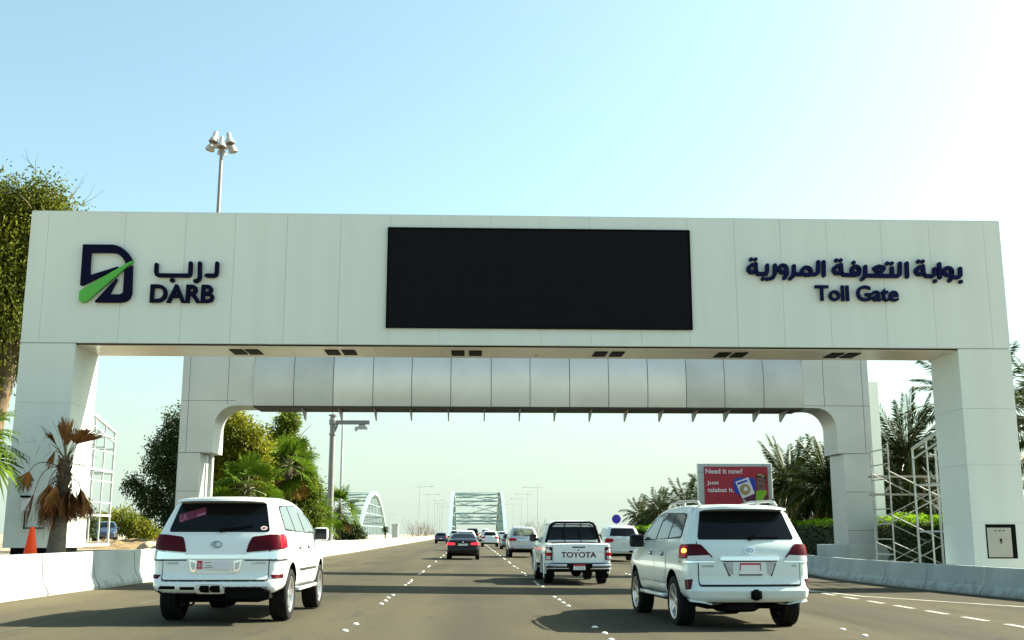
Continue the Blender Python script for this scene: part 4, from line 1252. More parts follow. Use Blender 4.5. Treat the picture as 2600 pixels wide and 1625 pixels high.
def build_suv_big(kind, loc, rz, label):
    lx_ = kind == 'a'
    paint = 'white_paint' if lx_ else 'pearl_paint'
    zm = pchip([(0.0, 0.0), (0.46, 0.415), (0.72, 0.635), (0.87, 0.75), (1.10, 0.975), (1.135, 1.05), (1.39, 1.305), (1.425, 1.35), (1.79, 1.795), (2.2, 2.2)] if lx_ else
               [(0.0, 0.0), (0.41, 0.375), (0.72, 0.665), (0.87, 0.83), (1.05, 1.01), (1.10, 1.06), (1.335, 1.275), (1.42, 1.345), (1.79, 1.795), (2.2, 2.2)])
    def patch(car, name, m, parent, outline, mode, off=0.005, skirt=0.012, step=0.09, side=1, r=0.03):
        if mode == 'rear' or isinstance(mode, tuple): outline = [(u, zm(v)) for u, v in outline]
        return globals()['patch'](car, name, m, parent, outline, mode, off, skirt, step, side, r)
    def rearfn(car, off=0.004):
        f_ = globals()['rearfn'](car, off)
        return lambda u, w, d: f_(u, zm(w), d)
    root = thing('four_wheel_drive', label, 'car', loc, rz)
    top = [(0, 1.80), (0.25, 1.845), (0.9, 1.88), (1.6, 1.89), (2.3, 1.87), (2.75, 1.82), (3.1, 1.66), (3.6, 1.31), (3.8, 1.22), (4.4, 1.13), (4.95, 0.98)]
    zb = [(0, 0.43 if lx_ else 0.38), (0.5, 0.46), (0.9, 0.46), (4.2, 0.45), (4.95, 0.38)]
    yr = [(0.35, 0.14), (0.44, 0.06), (0.55, 0.015), (0.66, 0.0), (0.715, 0.02), (0.74, 0.075), (0.95, 0.075), (1.15, 0.09), (1.30, 0.12), (1.42, 0.18), (1.62, 0.30), (1.80, 0.40), (1.9, 0.46)]
    yr = [(zm(a), q) for a, q in yr]
    yf = [(0.3, 0.2), (0.6, 0.0), (0.9, 0.05), (1.2, 0.3)]
    wz = [(0.35, 0.94), (0.5, 0.955), (0.7, 0.982), (0.9, 0.985), (1.05, 0.975), (1.2, 0.965), (1.34, 0.935), (1.45, 0.895), (1.6, 0.835), (1.75, 0.77), (1.82, 0.735), (1.92, 0.70)]
    plan = [(0, 0.955), (0.12, 0.975), (0.4, 0.995), (1.0, 1.0), (3.6, 1.0), (4.4, 0.96), (4.95, 0.84)]
    car = Car(4.95, 1.97, top, zb, yr, yf, wz, plan, (1.03, 3.88), 0.392, r=0.13)
    car.paint = M[paint]
    me = car.body()
    bo = finish(me, 'body', M[paint], root, fix=False)
    cut_arches(bo, car, 0.475)
    # wheel arch lips and floor
    rbox('underbody', 'under', root, -0.62, 0.62, 0.45, 4.6, 0.30, 0.52, 0.03)
    mb = MB()
    mb.tube([(-0.75, 1.03, 0.392), (0.75, 1.03, 0.392)], 0.06, 8); mb.lathe([(0.0, -0.16), (0.12, -0.12), (0.16, 0.0), (0.12, 0.12), (0.0, 0.16)], (0, 1.03, 0.36), 'y', 12)
    mb.tube([(0.45, 0.22, 0.36), (0.45, 0.9, 0.38)], 0.045, 8)
    mb.build('axle', M['under'], root, smooth=40)
    add_wheels(root, car, 1.68, 0.285, 6 if lx_ else 5, 0.262)
    rf = rearfn(car)
    # tailgate
    patch(car, 'gap', 'seam', bo, [(-0.80, 0.705), (0.80, 0.705), (0.80, 1.40), (-0.80, 1.40)], 'rear', 0.002, 0.002, 0.1, r=0.05)
    tg = patch(car, 'tailgate', paint, root, [(-0.785, 0.735), (0.785, 0.735), (0.785, 1.395), (-0.785, 1.395)], 'rear', 0.012, 0.01, 0.07, r=0.04)
    # rear window and wiper
    rw = patch(car, 'rear_window', 'glass_dark', root, [(-0.765, 1.425), (0.765, 1.425), (0.655, 1.79), (-0.655, 1.79)], 'rear', 0.006, 0.012, 0.09, r=0.05)
    mb = MB(); mb.bar(rf(0.02, 1.435, 0.03), rf(0.12, 1.47, 0.03), 0.05); mb.bar(rf(0.06, 1.452, 0.035), rf(0.50, 1.455 if not lx_ else 1.50, 0.02), 0.022); mb.build('wiper', M['black'], rw)
    # spoiler lip over the glass
    sp = MB()
    for k in range(13):
        x = -0.66 + 1.32 * k / 12
        e = 1 - (x / 0.70) ** 4
        y0 = 0.13 + 0.10 * (x / 0.66) ** 2
        sp.v += [(x, y0, 1.795 + 0.022 * e), (x, y0 + 0.02, 1.822 + 0.03 * e), (x, 0.62, 1.858 + 0.035 * e), (x, 0.58, 1.77)]
    for k in range(12):
        for j in range(4):
            sp.f.append((k * 4 + j, k * 4 + (j + 1) % 4, (k + 1) * 4 + (j + 1) % 4, (k + 1) * 4 + j))
    sp.f.append((0, 1, 2, 3)); sp.f.append((51, 50, 49, 48))
    sp.build('spoiler', M[paint], root, smooth=40)
    # lamps wrap round the corner
    A, B = (0.50, 0.05), (0.985, 0.55)
    for s_ in (-1, 1):
        if lx_:
            ol = [(0.0, 1.135), (0.28, 1.15), (0.70, 1.175), (0.98, 1.19), (0.94, 1.36), (0.80, 1.40), (0.45, 1.39), (0.14, 1.36), (0.06, 1.26)]
            lm = patch(car, 'tail_lamp', 'lamp_darkred', root, ol, (A, B), 0.02, 0.02, 0.06, s_, 0.03)
            patch(car, 'lamp_lens', 'lamp_red', lm, [(0.61, 1.185), (0.965, 1.195), (0.925, 1.35), (0.80, 1.385), (0.61, 1.375)], (A, B), 0.025, 0.006, 0.06, s_, 0.02)  # brighter red overlay paints sunlight on the outer part of the lamp
            patch(car, 'reversing_lens', 'lamp_clear', lm, [(0.52, 1.075), (1.0, 1.09), (0.99, 1.175), (0.55, 1.155)], (A, B), 0.017, 0.02, 0.06, s_, 0.015)
            patch(car, 'chrome_strip', 'chrome', lm, [(-0.02, 1.085), (0.51, 1.08), (0.51, 1.145), (0.02, 1.125)], (A, B), 0.019, 0.015, 0.06, s_, 0.015)
            patch(car, 'lamp_edge', 'trim', lm, [(-0.02, 1.06), (1.02, 1.06), (1.02, 1.075), (-0.02, 1.075)], (A, B), 0.014, 0.01, 0.06, s_, 0)
        else:
            ol = [(0.12, 1.12), (0.98, 1.10), (0.96, 1.30), (0.86, 1.335), (0.42, 1.335), (0.34, 1.32)]
            lm = patch(car, 'tail_lamp', 'lamp_darkred', root, ol, (A, B), 0.022, 0.02, 0.06, s_, 0.04)
            patch(car, 'lamp_lens', 'lamp_red', lm, [(0.60, 1.13), (0.965, 1.115), (0.945, 1.29), (0.85, 1.32), (0.60, 1.32)], (A, B), 0.026, 0.006, 0.06, s_, 0.02)  # outer part in brighter red, sunlight painted into the lens colour
            patch(car, 'reversing_lens', 'lamp_clear', lm, [(0.10, 1.08), (0.58, 1.075), (0.58, 1.145), (0.20, 1.16)], (A, B), 0.026, 0.02, 0.06, s_, 0.02)
            patch(car, 'chrome_strip', 'chrome', lm, [(0.10, 1.05), (1.0, 1.04), (1.0, 1.068), (0.10, 1.072)], (A, B), 0.018, 0.012, 0.06, s_, 0.01)
            patch(car, 'lamp_divider', 'trim', lm, [(0.575, 1.08), (0.59, 1.08), (0.59, 1.335), (0.575, 1.335)], (A, B), 0.0235, 0.01, 0.06, s_, 0)
            if s_ < 0:
                am = patch(car, 'indicator', 'lamp_amber', lm, [(0.70 + 0.085 * math.cos(t * 0.39), 1.23 + 0.036 * math.sin(t * 0.39)) for t in range(16)], (A, B), 0.032, 0.01, 0.06, s_, 0)
        # bumper reflectors
        ol = [(0.30, 0.755), (0.64, 0.765), (0.64, 0.845), (0.28, 0.835)] if lx_ else [(0.50, 0.665), (0.68, 0.66), (0.69, 0.80), (0.48, 0.81)]
        if lx_: ol = [(u + 0.12, v) for u, v in ol]
        patch(car, 'reflector', 'lamp_darkred', root, ol, (A, B), 0.012, 0.012, 0.06, s_, 0.012)
    # number plate recess
    if lx_:
        patch(car, 'chrome_bar', 'chrome', tg, [(-0.50, 1.085), (0.50, 1.085), (0.50, 1.118), (-0.46, 1.118)], 'rear', 0.03, 0.02, 0.12, r=0.01)
        for s_ in (-1, 1):
            q = [(0.27, 1.06), (0.40, 1.08), (0.36, 0.89), (0.29, 0.87)]
            patch(car, 'plate_lamp', 'chrome', tg, q if s_ > 0 else mirror(q), 'rear', 0.022, 0.012, 0.1, r=0.02)
            q = [(0.29, 1.03), (0.37, 1.05), (0.345, 0.93), (0.30, 0.92)]
            patch(car, 'plate_lens', 'lamp_clear', tg, q if s_ > 0 else mirror(q), 'rear', 0.027, 0.006, 0.1, r=0.02)
        patch(car, 'chrome_bar', 'chrome', tg, [(-0.32, 0.868), (0.32, 0.868), (0.32, 0.878), (-0.32, 0.878)], 'rear', 0.02, 0.012, 0.1, r=0)
        pl = patch(car, 'number_plate', 'plate', root, [(-0.27, 0.935), (0.245, 0.935), (0.245, 1.065), (-0.27, 1.065)], 'rear', 0.026, 0.01, 0.2, r=0.01)
        patch(car, 'plate_band', 'plate_red', pl, [(-0.265, 0.94), (-0.185, 0.94), (-0.185, 1.06), (-0.265, 1.06)], 'rear', 0.030, 0.002, 0.2, r=0)
        f2 = rearfn(car, 0.0305)
        text_mesh('21', 'plate_text', M['plate'], pl, -0.25, -0.20, 0.97, 1.03, f2, 0.002)
        patch(car, 'plate_patch', 'poster_white', pl, [(-0.015, 0.93), (0.215, 0.93), (0.215, 1.06), (-0.015, 1.06)], 'rear', 0.031, 0.002, 0.2, r=0)
        for z, a, b in ((1.03, -0.15, -0.06), (0.985, -0.13, -0.04), (0.955, -0.16, -0.03)):
            patch(car, 'plate_text', 'grey_letter', pl, [(a, z), (b, z), (b, z + 0.014), (a, z + 0.014)], 'rear', 0.029, 0.002, 0.2, r=0)
        f3 = rearfn(car, 0.014)
        text_mesh('LEXUS', 'badge', M['grey_letter'], tg, -0.74, -0.56, 1.015, 1.045, f3, 0.006)
        text_mesh('LX570', 'badge', M['grey_letter'], tg, 0.55, 0.75, 1.015, 1.045, f3, 0.006)
        # sticker and oval decal on the rear window
        fg = rearfn(car, 0.008)
        ca, sa = math.cos(R(14)), math.sin(R(14))
        def rot(pts, ox, oz): return [(ox + u * ca - v * sa, oz + u * sa + v * ca) for u, v in pts]
        patch(car, 'window_sticker', 'sticker', rw, rot([(-0.20, -0.055), (0.21, -0.055), (0.21, 0.045), (-0.20, 0.05)], -0.45, 1.635), 'rear', 0.008, 0.001, 0.06, r=0.01)
        def fr_(u, w, d):
            (a, b), = rot([(u, w)], -0.45, 1.635)
            return rearfn(car, 0.0092)(a, b, d)
        text_mesh('LA', 'window_sticker', M['sticker_line'], rw, -0.185, -0.08, -0.045, 0.035, fr_, 0.001)
        patch(car, 'window_sticker', 'sticker_line', rw, rot([(0.07, -0.048), (0.20, -0.045), (0.20, -0.02), (0.07, -0.025)], -0.45, 1.635), 'rear', 0.0095, 0.001, 0.06, r=0)
        patch(car, 'window_sticker', 'plate', rw, [(0.67 + 0.05 * math.cos(t * 0.39), 1.47 + 0.024 * math.sin(t * 0.39)) for t in range(16)], 'rear', 0.009, 0.001, 0.06, r=0)
        patch(car, 'window_sticker', 'lamp_red', rw, [(0.67 + 0.028 * math.cos(t * 0.39), 1.47 + 0.011 * math.sin(t * 0.39)) for t in range(16)], 'rear', 0.0105, 0.001, 0.06, r=0)
        # damaged lower bumper: white bar with slots, number-sized hole, dark right half
        patch(car, 'bumper_slot', 'black', root, [(-0.83, 0.575), (-0.58, 0.575), (-0.57, 0.625), (-0.80, 0.63)], 'rear', 0.006, 0.004, 0.1, r=0.012)
        patch(car, 'bumper_slot', 'black', root, [(-0.50, 0.565), (-0.28, 0.565), (-0.28, 0.615), (-0.50, 0.615)], 'rear', 0.006, 0.004, 0.1, r=0.012)
        br = patch(car, 'bumper_bracket', 'plate', root, [(-0.26, 0.505), (0.16, 0.505), (0.16, 0.665), (-0.26, 0.665)], 'rear', 0.012, 0.02, 0.1, r=0.03)
        for a, b in ((-0.20, -0.06), (-0.045, 0.10)):
            patch(car, 'bracket_opening', 'black', br, [(a + 0.02, 0.535), (b, 0.53), (b, 0.635), (a + 0.015, 0.635), (a - 0.01, 0.585)], 'rear', 0.0165, 0.002, 0.1, r=0.015)
        rbox('bumper_void', 'under', root, 0.19, 0.84, 0.022, 0.25, 0.37, 0.50, 0.02)
        patch(car, 'bumper_void', 'under', root, [(0.175, 0.40), (0.93, 0.40), (0.80, 0.565), (0.68, 0.605), (0.175, 0.61)], 'rear', 0.03, 0.02, 0.05, r=0.02)
        patch(car, 'bumper_edge', 'trim', root, [(-0.92, 0.46), (-0.27, 0.46), (-0.27, 0.49), (-0.80, 0.515), (-0.90, 0.56)], 'rear', 0.009, 0.006, 0.08, r=0.01)
        mb = MB(); mb.tube([(-0.36, 0.3, 0.36), (-0.33, 0.22, 0.30), (-0.37, 0.18, 0.27), (-0.41, 0.22, 0.31)], 0.018, 8); mb.build('tow_eye', M['under'], root, smooth=40)
        rbox('tow_bar', 'under', root, -0.20, 0.30, 0.3, 0.5, 0.32, 0.40, 0.03)
    else:
        bar_ = [(-0.44, 1.075), (0.44, 1.075), (0.47, 1.10), (0.44, 1.135), (-0.44, 1.135), (-0.47, 1.10)]
        patch(car, 'chrome_bar', 'chrome', tg, bar_, 'rear', 0.04, 0.03, 0.1, r=0.015)
        patch(car, 'bar_shadow', 'trim', tg, [(-0.43, 1.058), (0.43, 1.058), (0.43, 1.073), (-0.43, 1.073)], 'rear', 0.018, 0.006, 0.1, r=0)  # dark strip painted in as the shadow below the chrome bar
        for s_ in (-1, 1):
            q = [(0.38, 1.04), (0.415, 1.04), (0.335, 0.845), (0.31, 0.845)]
            patch(car, 'wing_edge', 'trim', tg, q if s_ > 0 else mirror(q), 'rear', 0.016, 0.006, 0.1, r=0.01)
            q = [(0.26, 1.05), (0.40, 1.05), (0.33, 0.87), (0.27, 0.87)]
            patch(car, 'chrome_wing', 'steel', tg, q if s_ > 0 else mirror(q), 'rear', 0.018, 0.012, 0.1, r=0.02)
        pl = patch(car, 'number_plate', 'plate', root, [(-0.165, 0.875), (0.165, 0.875), (0.165, 1.045), (-0.165, 1.045)], 'rear', 0.026, 0.01, 0.2, r=0.01)
        patch(car, 'plate_band', 'plate_red', pl, [(-0.16, 1.012), (0.16, 1.012), (0.16, 1.04), (-0.16, 1.04)], 'rear', 0.029, 0.002, 0.2, r=0)
        for s_ in (-1, 1):
            q = [(0.15, 0.93), (0.163, 0.93), (0.163, 1.04), (0.15, 1.04)]
            patch(car, 'plate_band', 'plate_red', pl, q if s_ > 0 else mirror(q), 'rear', 0.0295, 0.002, 0.2, r=0)
        patch(car, 'plate_frame', 'trim', pl, [(-0.18, 0.858), (0.18, 0.858), (0.18, 0.874), (-0.18, 0.874)], 'rear', 0.024, 0.004, 0.2, r=0)
        f3 = rearfn(car, 0.014)
        text_mesh('LAND CRUISER', 'badge', M['grey_letter'], tg, -0.745, -0.56, 0.985, 1.01, f3, 0.006)
        text_mesh('V8', 'badge', M['grey_letter'], tg, 0.66, 0.735, 0.985, 1.015, f3, 0.006)
        patch(car, 'bumper_trim', 'trim', root, [(-0.74, 0.712), (0.74, 0.712), (0.74, 0.722), (-0.74, 0.722)], 'rear', 0.006, 0.004, 0.1, r=0)
        th = MB(); th.lathe([(0.0, -0.10), (0.06, -0.09), (0.085, -0.02), (0.085, 0.06)], (0.06, 0.02, 0.53), 'y', 14); th.box(-0.02, 0.14, -0.02, 0.08, 0.47, 0.59)
        th.build('tow_hitch', M['black'], root, smooth=40)
        sp2 = MB(); sp2.lathe([(0.0, 0.14), (0.30, 0.14), (0.37, 0.18), (0.385, 0.26), (0.37, 0.34), (0.0, 0.36)], (-0.05, 0.75, 0.02), 'z', 24); o2 = sp2.build('spare_wheel', M['rubber'], root, smooth=35); o2.location = (0, 0, 0.09)
        for s_ in (-1, 1):
            patch(car, 'bumper_skirt', 'pearl_paint', root, [(0.10, 0.415), (0.95, 0.40), (0.98, 0.505), (0.62, 0.50), (0.30, 0.475)], (A, B), 0.03, 0.03, 0.08, s_, 0.02)
    # emblem: ring with a bar, drawn as built up shapes
    ez = 1.245 if lx_ else 1.235
    eb = MB(); f4 = rearfn(car, 0.016)
    rr = (0.082, 0.058)
    n = 28
    for i in range(n):
        a0, a1 = 2 * math.pi * i / n, 2 * math.pi * (i + 1) / n
        if lx_ and 0.55 < (i / n) < 0.72: continue
        q = [(rr[0] * k * math.cos(a), ez + rr[1] * k * math.sin(a)) for k, a in ((1, a0), (1, a1), (0.83, a1), (0.83, a0))]
        eb.prism(q, f4, 0, 0.012)
    if lx_:
        eb.prism([(-0.03, ez + 0.045), (0.0, ez + 0.045), (-0.02, ez - 0.025), (0.065, ez - 0.03), (0.065, ez - 0.043), (-0.05, ez - 0.042)], f4, 0, 0.011)
    else:
        for i in range(n):
            a0, a1 = 2 * math.pi * i / n, 2 * math.pi * (i + 1) / n
            eb.prism([(0.024 * k * math.cos(a), ez + 0.003 + 0.050 * k * math.sin(a)) for k, a in ((1, a0), (1, a1), (0.72, a1), (0.72, a0))], f4, 0, 0.0135)
            eb.prism([(0.055 * k * math.cos(a), ez + 0.025 + 0.024 * k * math.sin(a)) for k, a in ((1, a0), (1, a1), (0.75, a1), (0.75, a0))], f4, 0, 0.0128)
    eb.build('emblem', M['grey_letter'] if lx_ else M['chrome'], tg)
    # side glass, doors
    suv_windows(root, car, None, [(0.66, 1.40), (0.76, 1.70), (0.86, 1.735), (1.36, 1.765), (1.38, 1.37)], [(1.45, 1.37), (1.43, 1.765), (2.16, 1.77), (2.20, 1.35)],
                [(2.28, 1.35), (2.24, 1.77), (2.62, 1.745), (3.28, 1.34)], [(0.60, 1.37), (0.72, 1.74), (0.90, 1.765), (2.3, 1.795), (2.72, 1.77), (3.42, 1.32)])
    for s_ in (-1, 1):
        for pts in ([(1.50, 0.66), (2.24, 0.66), (2.24, 1.315), (1.44, 1.33), (1.44, 0.98)], [(2.26, 0.66), (3.30, 0.66), (3.36, 1.0), (3.38, 1.29), (2.26, 1.315)]):
            cx = sum(p[0] for p in pts) / 5; cz = sum(p[1] for p in pts) / 5
            patch(car, 'gap', 'seam', bo, [(p[0] + (0.008 if p[0] > cx else -0.008), p[1] + (0.008 if p[1] > cz else -0.008)) for p in pts], 'side', 0.001, 0.001, 0.12, s_, 0.03)
            d = patch(car, 'door', paint, root, pts, 'side', 0.006, 0.005, 0.1, s_, 0.03)
            x = s_ * 0.995; hy = min(p[0] for p in pts) + 0.14
            rbox('handle', paint, d, min(x, x + s_ * 0.035), max(x, x + s_ * 0.035), hy, hy + 0.22, 1.105, 1.14, 0.012)
            rbox('handle_cup', 'seam', d, min(x - s_ * 0.03, x + s_ * 0.003), max(x - s_ * 0.03, x + s_ * 0.003), hy + 0.06, hy + 0.17, 1.085, 1.15, 0.01)
        patch(car, 'side_moulding', 'chrome' if lx_ else paint, root, [(1.58, 0.735), (3.28, 0.735), (3.28, 0.775), (1.58, 0.775)], 'side', 0.018, 0.012, 0.12, s_, 0.01)
        mb = MB(); mb.box(min(s_ * 0.78, s_ * 1.02), max(s_ * 0.78, s_ * 1.02), 1.56, 3.30, 0.42, 0.485); st = mb.build('side_step', M[paint], root, smooth=40, bevel=0.025)
        mb = MB(); mb.box(min(s_ * 0.86, s_ * 1.0), max(s_ * 0.86, s_ * 1.0), 1.7, 3.2, 0.483, 0.495); mb.build('step_tread', M['trim'], st)
    mirrors(root, 1.08, 3.12, 1.32, paint if lx_ else 'trim', 0.25, 0.23)
    if not lx_:
        for s_ in (-1, 1):
            mb = MB(); mb.tube([(s_ * 0.62, 0.55, 1.875), (s_ * 0.62, 0.66, 1.935), (s_ * 0.625, 0.9, 1.955), (s_ * 0.63, 1.9, 1.965), (s_ * 0.63, 2.4, 1.935), (s_ * 0.63, 2.55, 1.87)], 0.022, 8)
            mb.tube([(s_ * 0.625, 1.5, 1.88), (s_ * 0.625, 1.5, 1.96)], 0.03, 6)
            mb.build('roof_rail', M['lampmetal'], root, smooth=40)
    # windscreen
    patch(car, 'windscreen', 'glass_dark', root, [(-0.64, 2.86), (0.64, 2.86), (0.74, 3.52), (-0.74, 3.52)], 'top', 0.004, 0.008, 0.12, r=0.05)
    return root

build_suv_big('a', (-3.83, 16.75, 0.05), R(-1.3), 'white four wheel drive with a pink sticker on its dark rear window')
build_suv_big('b', (4.26, 16.75, -0.065), R(3.6), 'white four wheel drive with its amber left indicator lit and a tow hitch')

def lamp_pair(car, root, A, B, ol, m, off=0.016, name='tail_lamp', r=0.03):
    out = []
    for s_ in (-1, 1):
        out.append(patch(car, name, m, root, ol, (A, B), off, 0.015, 0.08, s_, r))
    return out

# ---- white pickup
def build_pickup(loc, rz):
    root = thing('pickup_truck', 'white pickup truck with bold maroon letters on its tailgate and a black roll bar', 'pickup truck', loc, rz)
    top = [(0, 1.13), (0.3, 1.15), (1.55, 1.17), (1.60, 1.18), (1.66, 1.60), (1.74, 1.74), (1.95, 1.785), (2.4, 1.80), (2.9, 1.77), (3.3, 1.60), (3.8, 1.27), (4.0, 1.17), (4.8, 1.08), (5.3, 0.92)]
    zb = [(0, 0.58), (0.9, 0.55), (4.6, 0.50), (5.3, 0.42)]
    yr = [(0.4, 0.03), (0.6, 0.0), (1.0, 0.0), (1.2, 0.02)]
    yf = [(0.3, 0.2), (0.6, 0.0), (0.9, 0.05), (1.2, 0.3)]
    wz = [(0.4, 0.88), (0.6, 0.91), (0.8, 0.925), (1.0, 0.92), (1.18, 0.90), (1.3, 0.84), (1.55, 0.75), (1.74, 0.66), (1.85, 0.60)]
    plan = [(0, 0.985), (0.3, 1.0), (4.0, 1.0), (4.8, 0.96), (5.3, 0.84)]
    car = Car(5.3, 1.85, top, zb, yr, yf, wz, plan, (1.05, 4.13), 0.385, r=0.06, xs=(1.55, 1.58, 1.61, 1.64, 1.67, 1.70, 1.74, 1.8), ycurve=0.03, roofcrown=0.02)
    car.paint = M['white_paint']
    bo = finish(car.body(), 'body', M['white_paint'], root, fix=False)
    cut_arches(bo, car, 0.475)
    rbox('underbody', 'under', root, -0.70, 0.70, 0.25, 4.9, 0.40, 0.62, 0.03)
    mb = MB(); mb.tube([(-0.7, 1.05, 0.385), (0.7, 1.05, 0.385)], 0.06, 8); mb.lathe([(0.0, -0.16), (0.13, -0.12), (0.17, 0.0), (0.13, 0.12), (0.0, 0.16)], (0.05, 1.05, 0.36), 'y', 12); mb.build('axle', M['under'], root, smooth=40)
    add_wheels(root, car, 1.56, 0.26, 6, 0.21)
    for s_ in (-1, 1):
        rbox('mud_flap', 'black', root, s_ * 0.78 - 0.14, s_ * 0.78 + 0.14, 0.55, 0.57, 0.18, 0.55, 0.005)
    patch(car, 'gap', 'seam', bo, [(-0.735, 0.605), (0.735, 0.605), (0.735, 1.12), (-0.735, 1.12)], 'rear', 0.002, 0.002, 0.2, r=0.02)
    tg = patch(car, 'tailgate', 'white_paint', root, [(-0.725, 0.615), (0.725, 0.615), (0.725, 1.115), (-0.725, 1.115)], 'rear', 0.012, 0.01, 0.15, r=0.03)
    f = rearfn(car, 0.013)
    text_mesh('TOYOTA', 'tailgate_lettering', M['maroon'], tg, -0.50, 0.50, 0.755, 0.915, f, 0.006, 0.03)
    patch(car, 'handle', 'black', tg, [(-0.18, 1.03), (0.18, 1.03), (0.18, 1.06), (-0.18, 1.06)], 'rear', 0.018, 0.006, 0.2, r=0.012)
    patch(car, 'lock', 'black', tg, [(0.0 + 0.022 * math.cos(t * 0.79), 0.965 + 0.022 * math.sin(t * 0.79)) for t in range(8)], 'rear', 0.016, 0.004, 0.2, r=0)
    patch(car, 'badge', 'grey_letter', tg, [(0.56, 0.905), (0.69, 0.905), (0.69, 0.918), (0.56, 0.918)], 'rear', 0.016, 0.004, 0.2, r=0)
    for s_ in (-1, 1):
        q = [(0.755, 0.69), (0.915, 0.69), (0.92, 1.04), (0.745, 1.05)]
        lm = patch(car, 'tail_lamp', 'lamp_darkred', root, q if s_ > 0 else mirror(q), 'rear', 0.025, 0.02, 0.1, r=0.02)
        q = [(0.775, 0.80), (0.90, 0.80), (0.90, 0.90), (0.775, 0.90)]
        patch(car, 'lamp_lens', 'lamp_red', lm, q if s_ > 0 else mirror(q), 'rear', 0.032, 0.006, 0.1, r=0.015)
        q = [(0.80, 0.72), (0.90, 0.72), (0.90, 0.78), (0.80, 0.78)]
        patch(car, 'lamp_lens', 'lamp_clear', lm, q if s_ > 0 else mirror(q), 'rear', 0.032, 0.006, 0.1, r=0.015)
    # chrome bumper in two halves with a black centre
    for s_ in (-1, 1):
        for z0, z1, d in ((0.515, 0.58, 0.0), (0.44, 0.475, -0.02)):
            mb = MB(); x0, x1 = 0.36 - (0.06 if z0 < 0.45 else 0), 0.91
            n = 6
            for k in range(n + 1):
                x = x0 + (x1 - x0) * k / n; y = -0.16 + 0.10 * (k / n) ** 3 + d
                mb.v += [(s_ * x, y, z0), (s_ * x, y - 0.02, (z0 + z1) / 2), (s_ * x, y, z1), (s_ * x, y + 0.2, z1), (s_ * x, y + 0.2, z0)]
            for k in range(n):
                for j in range(5): mb.f.append((k * 5 + j, k * 5 + (j + 1) % 5, (k + 1) * 5 + (j + 1) % 5, (k + 1) * 5 + j))
            mb.f += [(0, 1, 2, 3, 4), tuple(n * 5 + j for j in range(4, -1, -1))]
            mb.build('bumper', M['chrome'], root, smooth=35)
    rbox('bumper_step', 'black', root, -0.86, 0.86, -0.10, 0.12, 0.38, 0.60, 0.02)
    mb = MB(); mb.box(-0.17, 0.17, -0.112, -0.105, 0.42, 0.52); pl = mb.build('number_plate', M['plate'], root)
    mb = MB(); mb.box(-0.17, 0.17, -0.114, -0.108, 0.525, 0.575); mb.build('plate_band', M['plate_red'], pl)
    text_mesh('27638', 'plate_text', M['grey_letter'], pl, -0.13, 0.13, 0.435, 0.505, lambda u, w, d: (u, -0.1125 - d, w), 0.002)
    # cab rear window and bed liner, roll bar
    patch(car, 'window_surround', 'trim', root, [(-0.77, 1.235), (0.77, 1.235), (0.66, 1.735), (-0.66, 1.735)], 'rear', 0.003, 0.003, 0.12, r=0.07)
    rw = patch(car, 'rear_window', 'glass_dark', root, [(-0.69, 1.27), (0.69, 1.27), (0.59, 1.70), (-0.59, 1.70)], 'rear', 0.006, 0.01, 0.15, r=0.05)
    for x in (-0.22, 0.22): patch(car, 'window_bar', 'trim', rw, [(x - 0.012, 1.335), (x + 0.012, 1.335), (x + 0.012, 1.685), (x - 0.012, 1.685)], 'rear', 0.009, 0.004, 0.2, r=0)
    patch(car, 'bed_liner', 'trim', root, [(-0.74, 0.10), (0.74, 0.10), (0.74, 1.50), (-0.74, 1.50)], 'top', 0.004, 0.004, 0.2, r=0.03)
    mb = MB()
    for y in (1.36, 1.48):
        w = 0.0 if y < 1.4 else 0.0
        pts = [(-0.80, y - 0.02, 1.16), (-0.72, y, 1.45), (-0.66, y + 0.02, 1.64), (-0.60, y + 0.02, 1.72), (-0.50, y + 0.02, 1.75), (0.50, y + 0.02, 1.75), (0.60, y + 0.02, 1.72), (0.66, y + 0.02, 1.64), (0.72, y, 1.45), (0.80, y - 0.02, 1.16)]
        mb.tube(pts, 0.034, 8)
    for x in (-0.3, 0.0, 0.3): mb.tube([(x, 1.37, 1.745), (x, 1.5, 1.745)], 0.03, 6)
    for x in (-0.24, 0.24): mb.tube([(x, 1.37, 1.18), (x, 1.37, 1.745)], 0.014, 6)
    mb.build('roll_bar', M['black'], root, smooth=40)
    suv_windows(root, car, None, None, [(1.92, 1.31), (1.98, 1.68), (2.62, 1.70), (2.65, 1.29)], [(2.72, 1.29), (2.70, 1.70), (3.02, 1.66), (3.6, 1.29)], [(1.86, 1.29), (1.94, 1.71), (2.7, 1.725), (3.06, 1.69), (3.72, 1.27)])
    for s_ in (-1, 1):
        for pts in ([(1.84, 0.62), (2.66, 0.62), (2.66, 1.26), (1.84, 1.26)], [(2.69, 0.62), (3.55, 0.62), (3.6, 1.25), (2.69, 1.26)]):
            patch(car, 'gap', 'seam', bo, [(p[0] + (0.009 if p[0] > 2.3 else -0.009), p[1]) for p in pts], 'side', 0.001, 0.001, 0.15, s_, 0.03)
            d = patch(car, 'door', 'white_paint', root, pts, 'side', 0.006, 0.005, 0.12, s_, 0.03)
            x = s_ * 0.925; hy = min(p[0] for p in pts) + 0.1
            rbox('handle', 'chrome', d, min(x, x + s_ * 0.035), max(x, x + s_ * 0.035), hy, hy + 0.2, 1.05, 1.085, 0.012)
        mb = MB(); mb.box(min(s_ * 0.72, s_ * 0.95), max(s_ * 0.72, s_ * 0.95), 1.7, 3.5, 0.42, 0.48); mb.build('side_step', M['trim'], root, bevel=0.02)
        n = 14
